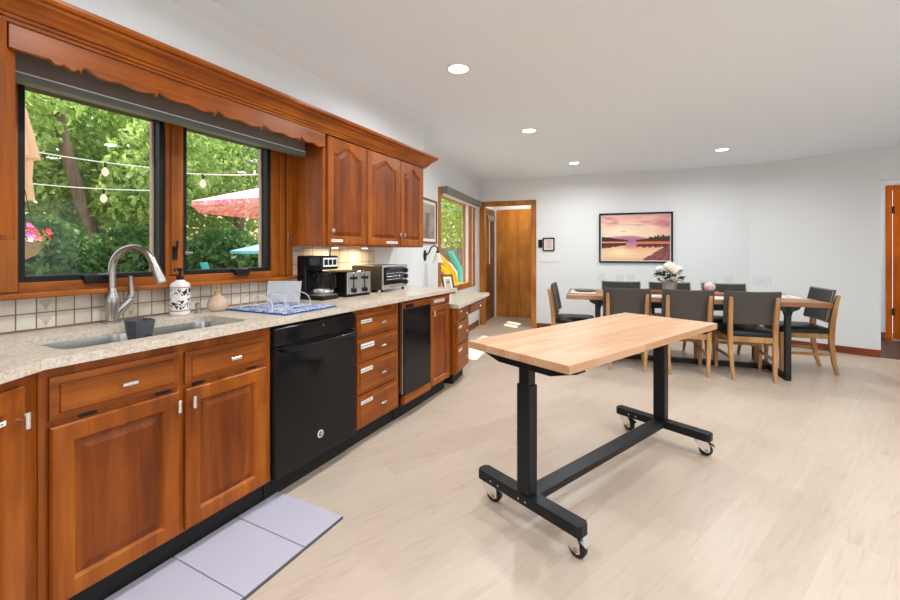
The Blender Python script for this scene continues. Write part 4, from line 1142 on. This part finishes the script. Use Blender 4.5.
MB().lathe([(.045, 0), (.07, .05), (.08, .10), (.074, .13)], 24, cap=False).build('glass_bowl', 'glass', th, smooth=True)
bloom('cloth_bloom', 'petal_pink', (0.015, -.01, .055), .052, 40)
def setting(u, v, rz, label, dark=False):
    th = thing('placemat', label, 'placemat', (*tp(u, v), TZ), PHI + rz, 'placemats on the dining table')
    B(-.20, .20, -.14, .14, 0, .003).build('mat', 'dark_plate' if dark else 'placemat', th)
def napkin(u, v, rz, label):
    th = thing('napkin', label, 'napkin', (*tp(u, v), TZ + .0035), PHI + rz, 'napkins on the dining table')
    B(-.09, .09, -.045, .045, 0, .010).build('folded_cloth', 'napkin', th, bevel=.004)
    MB().tube([(-.08, .0, .013), (.09, .005, .013)], .004, 6).build('fork', 'steel', th)
setting(-1.02, .0, PI / 2, 'pale placemat at the left head of the dining table'); setting(1.02, .1, PI / 2, 'pale placemat at the right head of the dining table')
setting(-.30, -.28, 0, 'pale placemat seen between the left and middle front chairs'); setting(.27, -.28, 0, 'pale placemat seen between the middle and right front chairs')
napkin(-.30, -.30, 0, 'folded white napkin seen between the left and middle front chairs'); napkin(.27, -.30, 0, 'folded white napkin seen between the middle and right front chairs')
napkin(1.02, .06, PI / 2, 'folded white napkin at the right head of the dining table')
th = thing('slate_plate', 'dark slate plate at the left head of the dining table', 'plate', (*tp(-1.0, .05), TZ + .0035))
MB().lathe([(.09, 0), (.125, .008), (.125, .012), (.085, .005)], 28).build('plate', 'dark_plate', th, smooth=True)

# ---------------------------------------------------------------- rolling table
L2 = Vector((0.405, 0.914)); MA = math.atan2(L2.y, L2.x)
th = thing('rolling_table', 'pale butcher-block table on a black frame with casters in the middle of the floor', 'rolling table', (-0.283, 2.454, 0), MA)
# local x = long axis, local y = short (left); photo's near-right side is -y
B(-0.765, 0.765, -0.297, 0.297, 0.765, 0.80).build('tabletop', 'butcher', th, bevel=0.002)
for s in (-1, 1):
    x = s * 0.665
    mb = MB()
    mb.prism([(x - .03, -.285, 0.764), (x - .03, .285, 0.764), (x - .03, .285, 0.750), (x - .03, .15, 0.712), (x - .03, -.15, 0.712), (x - .03, -.285, 0.750)], (.06, 0, 0))
    mb.build('top_bracket', 'black_matte', th, bevel=.003)
    B(x - .030, x + .030, -.037, .037, 0.145, 0.64).build('outer_column', 'black_matte', th, bevel=.006)
    B(x - .024, x + .024, -.030, .030, 0.62, 0.716).build('inner_column', 'black_matte', th, bevel=.005)
    # foot bar with clipped ends
    q = [(-.30, -.018), (-.285, -.036), (.285, -.036), (.30, -.018), (.30, .018), (.285, .036), (-.285, .036), (-.30, .018)]
    ft = MB().prism([(x + b, a, 0.098) for a, b in q], (0, 0, .047)).build('foot_bar', 'black_matte', th, bevel=.004)
    for y in (-.20, -.15, -.02, .02): MB().tube([(x - .0355, -y, .120), (x - .0375, -y, .120)], .0045, 8).build('screw', 'chrome', ft)
    for t in (-1, 1):
        y = t * 0.240
        ang = math.radians({(-1, -1): -84, (-1, 1): -70, (1, -1): -58, (1, 1): -95}[(s, t)])
        mb = MB(); M = Rz(ang)
        mb.tube([(x, y, .098), (x, y, .090)], .032, 16); mb.tube([(x, y, .09), (x, y, .078)], .024, 14)
        for e in (-1, 1):
            prof = [(-.036, .090), (.030, .090), (.044, .066), (.046, .030), (.032, .022), (.010, .030), (-.022, .058)]
            mb.prism([Vector((x, y, 0)) + M @ Vector((a, e * .021 - .0012, z)) for a, z in prof], M @ Vector((0, .0024, 0)))
        c = mb.build('caster', 'chrome', th)
        wc = Vector((x, y, 0)) + M @ Vector((.026, 0, 0)); wc.z = .0375
        ax = M @ Vector((0, 1, 0))
        MB().tube([wc - ax * .015, wc - ax * .011, wc + ax * .011, wc + ax * .015], [.032, .037, .037, .032], 24).build('wheel', 'rubber', c, smooth=True)
        MB().tube([wc - ax * .024, wc + ax * .024], .011, 14).build('axle', 'dull_metal', c)
        MB().obox(Vector((x, y, .070)) + M @ Vector((.056, 0, 0)), (.036, .036, .006), M @ Ry(.5)).build('brake_lever', 'dull_metal' if s < 0 else 'rubber', c, bevel=.002)
B(-0.63, 0.63, -.043, .043, 0.108, 0.138).build('crossbar', 'black_matte', th, bevel=.004)

# ---------------------------------------------------------------- floor mat
th = thing('floor_mat', 'pale lavender-grey folding foam mat on the floor before the sink cabinet', 'floor mat', (0, 0, 0))
q = [(-1.80, 1.49), (-1.325, 1.485), (-1.325, 0.15), (-1.80, 0.15)]
mb = MB()
segs = [(1.488, 1.262), (1.256, .98), (.974, .70), (.694, .42), (.414, .15)]
for a, b in segs: mb.box(-1.755, -1.327, b, a, 0.001, 0.014)
for a, b in zip(segs[:-1], segs[1:]): mb.box(-1.755, -1.327, b[0], a[1], 0.001, 0.009)
mb.build('foam', 'mat', th, bevel=.002)
B(-1.325, -1.322, .15, 1.488, 0.001, 0.013).build('dark_edge', 'mat_fold', th)

# ---------------------------------------------------------------- recessed lights and added fill lamps
LIGHTS = [(-1.20, 2.46), (-1.187, 4.036), (-1.076, 5.789), (0.62, 5.825)]
desc = ['nearest the soffit and us', 'second along the kitchen side', 'smallest, deepest in the room over the left of the dining area', 'above the right of the dining table']
for (x, y), dd in zip(LIGHTS, desc):
    th = thing('recessed_light', 'round recessed ceiling light, ' + dd, 'ceiling light', (x, y, H), 0, 'recessed ceiling lights')
    MB().lathe([(.088, 0), (.088, -.004), (.066, -.006), (.064, -.001)], 28).build('trim_ring', 'white_plastic', th, smooth=True)
    MB().lathe([(.064, -.0015), (.01, -.0025)], 24).build('lens', 'lamp_glow', th)
LIGHTS_AND_FILL = LIGHTS + [(-1.12, 0.85), (0.4, 0.6), (0.8, 2.4), (0.9, 4.1), (2.2, 2.4), (2.2, 0.6), (-0.2, -1.4), (1.4, -1.2)]  # fixtures above, then unseen fill lamps added to brighten the room
LP = 16.5
for x, y in LIGHTS_AND_FILL:
    l = bpy.data.lights.new('downlight_or_fill', 'AREA'); l.shape = 'DISK'; l.size = 0.13; l.energy = LP; l.color = (.90, .962, .985); l.spread = math.radians(165)
    o = bpy.data.objects.new('downlight_or_fill', l); COL.objects.link(o); o.location = (x, y, H - .012)
for yy in (2.058 + .33, 2.058 + .68):
    l = bpy.data.lights.new('puck', 'AREA'); l.shape = 'DISK'; l.size = .045; l.energy = 1.8; l.color = (1, .72, .42)
    o = bpy.data.objects.new('puck', l); COL.objects.link(o); o.location = (-2.2, yy, UZ0 - .017)
for name, loc, e in (('entry_fill', (*hp(.6, .5), H - .1), 6), ('hall_fill', (*rp(2.3, .7), H - .1), 14)):  # unseen fill lamps added to brighten the entry and the right hall
    l = bpy.data.lights.new(name, 'AREA'); l.shape = 'DISK'; l.size = .25; l.energy = e; l.color = (1, .95, .88)
    o = bpy.data.objects.new(name, l); COL.objects.link(o); o.location = loc

# ---------------------------------------------------------------- outside
def ground_mat():
    m, nt, p = _new('yard_ground')
    n = noise(nt, coords(nt), 1.6, 5, 0.6)
    nt.links.new(ramp(nt, n, [(.4, srgb(92, 116, 60)), (.52, srgb(150, 140, 100)), (.6, srgb(196, 160, 124))]), p.inputs['Base Color']); p.inputs['Roughness'].default_value = .95
    return m
MT['ground'] = ground_mat()
gv = [(-2.7, -6, -.15), (-2.7, 30, -.15), (-9.5, 30, -.15), (-9.5, -6, -.15), (-17, 30, 4.0), (-17, -6, 4.0), (-30, 30, 5), (-30, -6, 5)]
struct('ground', MB().add(gv, [(0, 1, 2, 3), (3, 2, 4, 5), (5, 4, 6, 7)]), 'ground')
struct('added_sun_block', B(-3.25, WX - .16, -1.5, 3.3, 2.62, 2.72), 'wall')  # unseen overhang added to keep the sun out of the kitchen window

def leaves(mb, rnd, c, rad, n_, size):
    c = Vector(c)
    for k in range(n_):
        while True:
            p = Vector((rnd.uniform(-1, 1), rnd.uniform(-1, 1), rnd.uniform(-1, 1)))
            if 0.25 < p.length < 1: break
        p = Vector((p.x * rad[0], p.y * rad[1], p.z * rad[2])) + c
        nn = Vector((rnd.uniform(-1, 1), rnd.uniform(-1, 1), rnd.uniform(-.2, 1))).normalized()
        t1 = nn.orthogonal().normalized(); t1 = (t1 * math.cos(k) + nn.cross(t1) * math.sin(k)); t2 = nn.cross(t1)
        s_ = size * rnd.uniform(.6, 1.3)
        mb.add([p - t1 * s_, p + t2 * s_ * .45, p + t1 * s_, p - t2 * s_ * .45], [(0, 1, 2, 3)])
def tree(name, label, base, trunk_pts, tr, blobs, mat, size, group, seed):
    th = thing(name, label, 'tree' if name == 'tree' else 'bush', base, 0, group)
    rnd = random.Random(seed)
    if trunk_pts: MB().tube(trunk_pts, tr, 10).build('trunk', 'stem_wood', th, smooth=True)
    mb = MB()
    for c, rad, n_ in blobs: leaves(mb, rnd, c, rad, n_, size)
    mb.build('crown', mat, th)
tree('tree', 'leafy tree with a leaning bare trunk at the left of the kitchen window view', (-9.2, 3.45, -.1), [(0, .75, 0), (0, .40, 1.3), (0, 0.1, 2.3), (0, -.15, 3.4), (0, -.35, 5)], [.11, .10, .095, .085, .07],
     [((-.9, 0, 3.2), (.8, 1.6, 1.6), 2600), ((.3, -.8, 3.9), (.9, .8, 1.0), 900), ((.4, .9, 2.9), (.7, .6, .9), 700)], 'leaf_light', .10, 'trees beyond the yard', 1)
tree('tree', 'leafy tree with a straight pale trunk in the right half of the left pane', (-9.2, 4.55, -.1), [(0, -.35, 0), (0, -.2, 1.2), (0, 0.05, 2.4), (0, .12, 5)], [.11, .10, .09, .08],
     [((-.9, 0, 3.2), (.8, 1.4, 1.8), 2600), ((.4, -.45, 2.3), (.6, .5, .7), 700), ((.4, .7, 3.5), (.6, .6, 1.2), 800)], 'leaf_light', .10, 'trees beyond the yard', 2)
tree('tree', 'leafy pale green tree behind the pink patio umbrella', (-10.2, 7.3, -.1), [(0, 0, 0), (0, .1, 2.4), (0, .15, 5.5)], [.16, .13, .08],
     [((-.5, 0, 3.2), (1.0, 1.8, 2.0), 3400), ((.5, -.9, 3.6), (.8, .7, 1.2), 900)], 'leaf_light', .10, 'trees beyond the yard', 3)
tree('tree', 'bright leafy tree seen through the patio side window', (-6.0, 13.2, -.1), [(0, 0, 0), (.1, .1, 2), (0, .2, 4.5)], [.12, .10, .06],
     [((0, 0, 3.4), (1.5, 2.2, 2.1), 3600)], 'leaf_light', .11, 'trees beyond the yard', 4)
tree('tree', 'second bright leafy tree beyond the patio side window fence', (-7.4, 16.8, -.1), [(0, 0, 0), (.1, .1, 2), (0, .2, 4.5)], [.12, .10, .06],
     [((0, 0, 3.4), (2.0, 2.4, 2.4), 3000)], 'leaf_mid', .13, 'trees beyond the yard', 5)
tree('tree', 'tall back tree filling the gap between the trunks', (-12.0, 5.0, .9), [(0, 0, 0), (0, 0, 5)], [.15, .08],
     [((0, -1.6, 3.4), (1.2, 2.6, 2.8), 3600), ((0, 2.4, 3.4), (1.2, 2.6, 2.8), 3600)], 'leaf_mid', .15, 'trees beyond the yard', 6)
for i, (y, lab) in enumerate(((2.6, 'dark clipped hedge bush below the hanging flowers'), (4.1, 'dark clipped hedge bush behind the faucet'), (5.6, 'dark green hedge bush below the left tip of the pink umbrella'), (7.1, 'dark green hedge bush behind the blue umbrella'))):
    tree('hedge_bush', lab, (-8.3, y, -.15), None, None, [((0, 0, .9), (.55, .95, 1.0), 3000), ((0, .2, 1.35), (.4, .8, .55), 900)], 'leaf_dark', .075, 'hedge bushes', 20 + i)

# patio things outside
def canopy(th, R_, h, n_, mat, name='canopy'):
    rs0 = [(R_ * math.cos(2 * PI * k / n_), R_ * math.sin(2 * PI * k / n_)) for k in range(n_)]
    mb = MB(); top = []; rings_ = []
    for f_, zz in ((1.0, 0), (1.0, .05), (.66, h * .45), (.33, h * .76), (.03, h)):
        ring = []
        for k in range(n_ * 4):
            a = 2 * PI * k / (n_ * 4); seg = (k % 4) / 4.0
            q = math.cos(PI / n_) / math.cos(PI / n_ - 2 * PI / n_ * seg)
            ring.append((R_ * f_ * q * math.cos(a), R_ * f_ * q * math.sin(a), zz))
        rings_.append(ring)
    mb.rings(rings_, False, True)
    return mb.build(name, mat, th)
th = thing('patio_umbrella', 'open pink patterned patio umbrella outside the right window pane', 'patio umbrella', (-4.30, 4.02, 0), .55)
canopy(th, 1.30, .42, 8, 'pink_cloth').location = (0, 0, 1.75)
MB().tube([(0, 0, -.15), (0, 0, 2.20)], .022, 10).build('pole', 'white_plastic', th)
for k in range(8):
    a = 2 * PI * k / 8; MB().tube([(0, 0, 2.10), (1.25 * math.cos(a), 1.25 * math.sin(a), 1.775)], .008, 6).build('rib', 'white_plastic', th)
th = thing('patio_umbrella', 'open light blue patio umbrella low in the right window pane', 'patio umbrella', (-6.43, 5.69, -.15), 0)
canopy(th, 1.0, .30, 8, 'blue_cloth').location = (0, 0, 1.36)
MB().tube([(0, 0, 0), (0, 0, 1.7)], .022, 10).build('pole', 'white_plastic', th)
th = thing('closed_umbrella', 'folded beige patio umbrella at the left edge of the left window pane', 'patio umbrella', (-6.21, 1.87, -.15), 0)
MB().lathe([(.02, 3.05), (.05, 2.95), (.11, 2.65), (.15, 2.42), (.10, 2.40), (.09, 2.2), (.11, 1.96), (.03, 1.94)], 32, wob=lambda a: 1 + .18 * math.cos(8 * a)).build('canopy', 'beige_cloth', th, smooth=True)
MB().tube([(0, 0, 0), (0, 0, 3.1)], .02, 8).build('pole', 'bronze', th)
th = thing('patio_chair', 'small teal patio chair below the blue umbrella', 'patio chair', (-6.55, 4.60, -.15), 2.3)
B(-.25, .25, -.25, .25, .36, .40).build('seat', 'teal_plastic', th); MB().obox((0, .30, .80), (.30, .04, .86), Rx(-.3)).build('backrest', 'teal_plastic', th, bevel=.01)
for x in (-.22, .22):
    for y in (-.22, .22): B(x - .02, x + .02, y - .02, y + .02, 0, .36).build('leg', 'teal_plastic', th)
th = thing('garden_post', 'short white round post at the lower right corner of the right pane', 'post', (-6.02, 4.78, -.15), 0)
MB().lathe([(.05, 0), (.045, 1.26), (.055, 1.27), (.05, 1.30), (.01, 1.31)], 20).build('post_body', 'white_plastic', th, smooth=True)
th = thing('hanging_basket', 'hanging basket of red and pink flowers outside the left window pane', 'flower basket', (-4.55, 1.375, 1.30))
MB().lathe([(.03, -.12), (.10, -.08), (.14, 0), (.15, .02)], 22).build('basket', 'basket', th, smooth=True)
rnd = random.Random(9)
for mat, cnt in (('flower_red', 26), ('flower_pink', 14), ('flower_orange', 10), ('flower_white', 10)):
    mb = MB()
    for k in range(cnt):
        a = rnd.uniform(0, 2 * PI); r = rnd.uniform(.04, .17); c = Vector((r * math.cos(a), r * math.sin(a), .12 + rnd.uniform(-.03, .06) - r * .45))
        nn = Vector((math.cos(a) * rnd.uniform(.2, 1), math.sin(a) * rnd.uniform(.2, 1), rnd.uniform(.1, .9))).normalized(); t1 = nn.orthogonal().normalized(); t2 = nn.cross(t1)
        for q in range(5):
            b = 2 * PI * q / 5; d_ = t1 * math.cos(b) + t2 * math.sin(b); e_ = nn.cross(d_); R_ = .036
            mb.add([c, c + d_ * R_ * .6 + e_ * R_ * .35 + nn * .006, c + d_ * R_ + nn * .01, c + d_ * R_ * .6 - e_ * R_ * .35 + nn * .006], [(0, 1, 2, 3)])
    mb.build('flowers', mat, th)
mb = MB(); leaves(mb, rnd, (0, 0, .04), (.17, .17, .1), 120, .03); mb.build('leaves', 'leaf_mid', th)
MB().tube([(0, -.25, -1.45), (0, -.25, 1.0), (0, -.2, 1.15), (0, -.1, 1.2), (0, 0, 1.12)], .012, 8).build('hook_pole', 'bronze', th)
mb = MB()
for k in range(3):
    a = 2 * PI * k / 3; mb.tube([(.14 * math.cos(a), .14 * math.sin(a), .02), (0, 0, .6), (0, 0, 1.12)], .003, 5)
mb.build('chain', 'bronze', th)
def string(name, label, p, q, bulbs, sag=.03):
    th = thing(name, label, 'string lights'); p, q = Vector(p), Vector(q); pts = []
    for k in range(17):
        t = k / 16; c = p.lerp(q, t); c.z -= sag * 4 * t * (1 - t); pts.append(c)
    MB().tube(pts, .007, 6).build('cable', 'wire', th)
    for t in bulbs:
        c = p.lerp(q, t); c.z -= sag * 4 * t * (1 - t)
        MB().tube([c, c - Vector((0, 0, .06))], .014, 8).build('socket', 'black_plastic', th)
        MB().lathe([(.012, -.06), (.035, -.10), (.036, -.13), (.01, -.165)], 14, c).build('bulb', 'bulb_glow', th, smooth=True)
string('string_lights', 'upper string of patio bulbs crossing the left window pane', (-7.05, 2.0, 2.52), (-5.32, 2.89, 2.24), (.62,))
string('string_lights', 'lower string of patio bulbs crossing the left window pane', (-7.05, 2.0, 2.10), (-5.32, 2.89, 1.98), (.61,))
string('string_lights', 'string of patio bulbs crossing the right window pane above the pink umbrella', (-5.25, 2.93, 2.20), (-4.0, 3.58, 2.20), (.25,))
# fence and pool toys beyond the side window
th = thing('board_fence', 'weathered grey board fence beyond the patio side window', 'fence', (-5.2, 11.2, -.15), .25)
for k in range(14):
    B(-1.2 + k * .2, -1.2 + k * .2 + .19, 0, .02, 0, 1.50).build('board', 'fence_wood', th)
th = thing('toy_bin', 'white mesh bin of pool toys outside the patio side window', 'bin', (-3.30, 6.36, -.15), .15)
mb = MB()
for x0, x1, y0, y1, z0, z1 in ((-.26, .26, -.36, .36, 0, .02), (-.26, -.24, -.36, .36, .02, .82), (.24, .26, -.36, .36, .02, .82), (-.24, .24, -.36, -.34, .02, .82), (-.24, .24, .34, .36, .02, .82)): mb.box(x0, x1, y0, y1, z0, z1)
mb.build('tub', 'noodle_white', th)
def noodle(label, mat, pts, r=.035): 
    o = MB().tube(pts, r, 12).build('pool_noodle', mat, smooth=True); tag(o, label, 'pool noodle', 'pool noodles')
noodle('yellow foam pool noodle slanting highest across the patio side window', 'noodle_yellow', [(-3.32, 5.99, 1.22), (-3.17, 6.07, 1.03), (-3.08, 6.12, .88), (-3.04, 6.15, .70)], .045)
noodle('second yellow foam noodle crossing lower than the first', 'noodle_yellow', [(-3.46, 6.17, 1.05), (-3.33, 6.25, .94), (-3.24, 6.31, .83), (-3.18, 6.34, .66)], .042)
noodle('teal foam pool noodle standing right of the yellow ones', 'noodle_teal', [(-3.30, 6.42, 1.24), (-3.22, 6.47, 1.10), (-3.15, 6.50, .96), (-3.13, 6.51, .68)], .045)
noodle('short white foam noodle between the yellow and teal ones', 'noodle_white', [(-3.46, 6.53, 1.06), (-3.38, 6.58, .99), (-3.30, 6.62, .88), (-3.28, 6.63, .68)], .045)

# sky and sun
w = bpy.data.worlds.new('World'); sc.world = w; w.use_nodes = True
nt = w.node_tree; bg = nt.nodes['Background']
tc = nt.nodes.new('ShaderNodeTexCoord'); sp = nt.nodes.new('ShaderNodeSeparateXYZ'); nt.links.new(tc.outputs['Generated'], sp.inputs[0])
nt.links.new(ramp(nt, sp.outputs['Z'], [(0.0, (.9, .93, .97, 1)), (.5, (.72, .83, .98, 1))]), bg.inputs['Color'])
bg.inputs['Strength'].default_value = 1.9
l = bpy.data.lights.new('sun', 'SUN'); l.energy = 10.0; l.angle = math.radians(.6); l.color = (1, .95, .86)
o = bpy.data.objects.new('sun', l); COL.objects.link(o)
o.rotation_euler = Vector((-.36, .17, .91)).to_track_quat('Z', 'Y').to_euler()

# ---------------------------------------------------------------- camera
cam = bpy.data.cameras.new('camera'); co = bpy.data.objects.new('camera', cam); COL.objects.link(co)
cam.sensor_width = 36; cam.lens = 415 / 900 * 36; cam.shift_y = -48 / 900
cam.clip_start = 0.05; cam.clip_end = 200
co.location = (0, 0, 1.24); co.rotation_euler = (PI / 2, 0, math.atan(213 / 415))
sc.camera = co
sc.view_settings.view_transform = 'Standard'; sc.view_settings.look = 'None'; sc.view_settings.gamma = 1; sc.view_settings.use_curve_mapping = False
sc.view_settings.exposure = 0.0
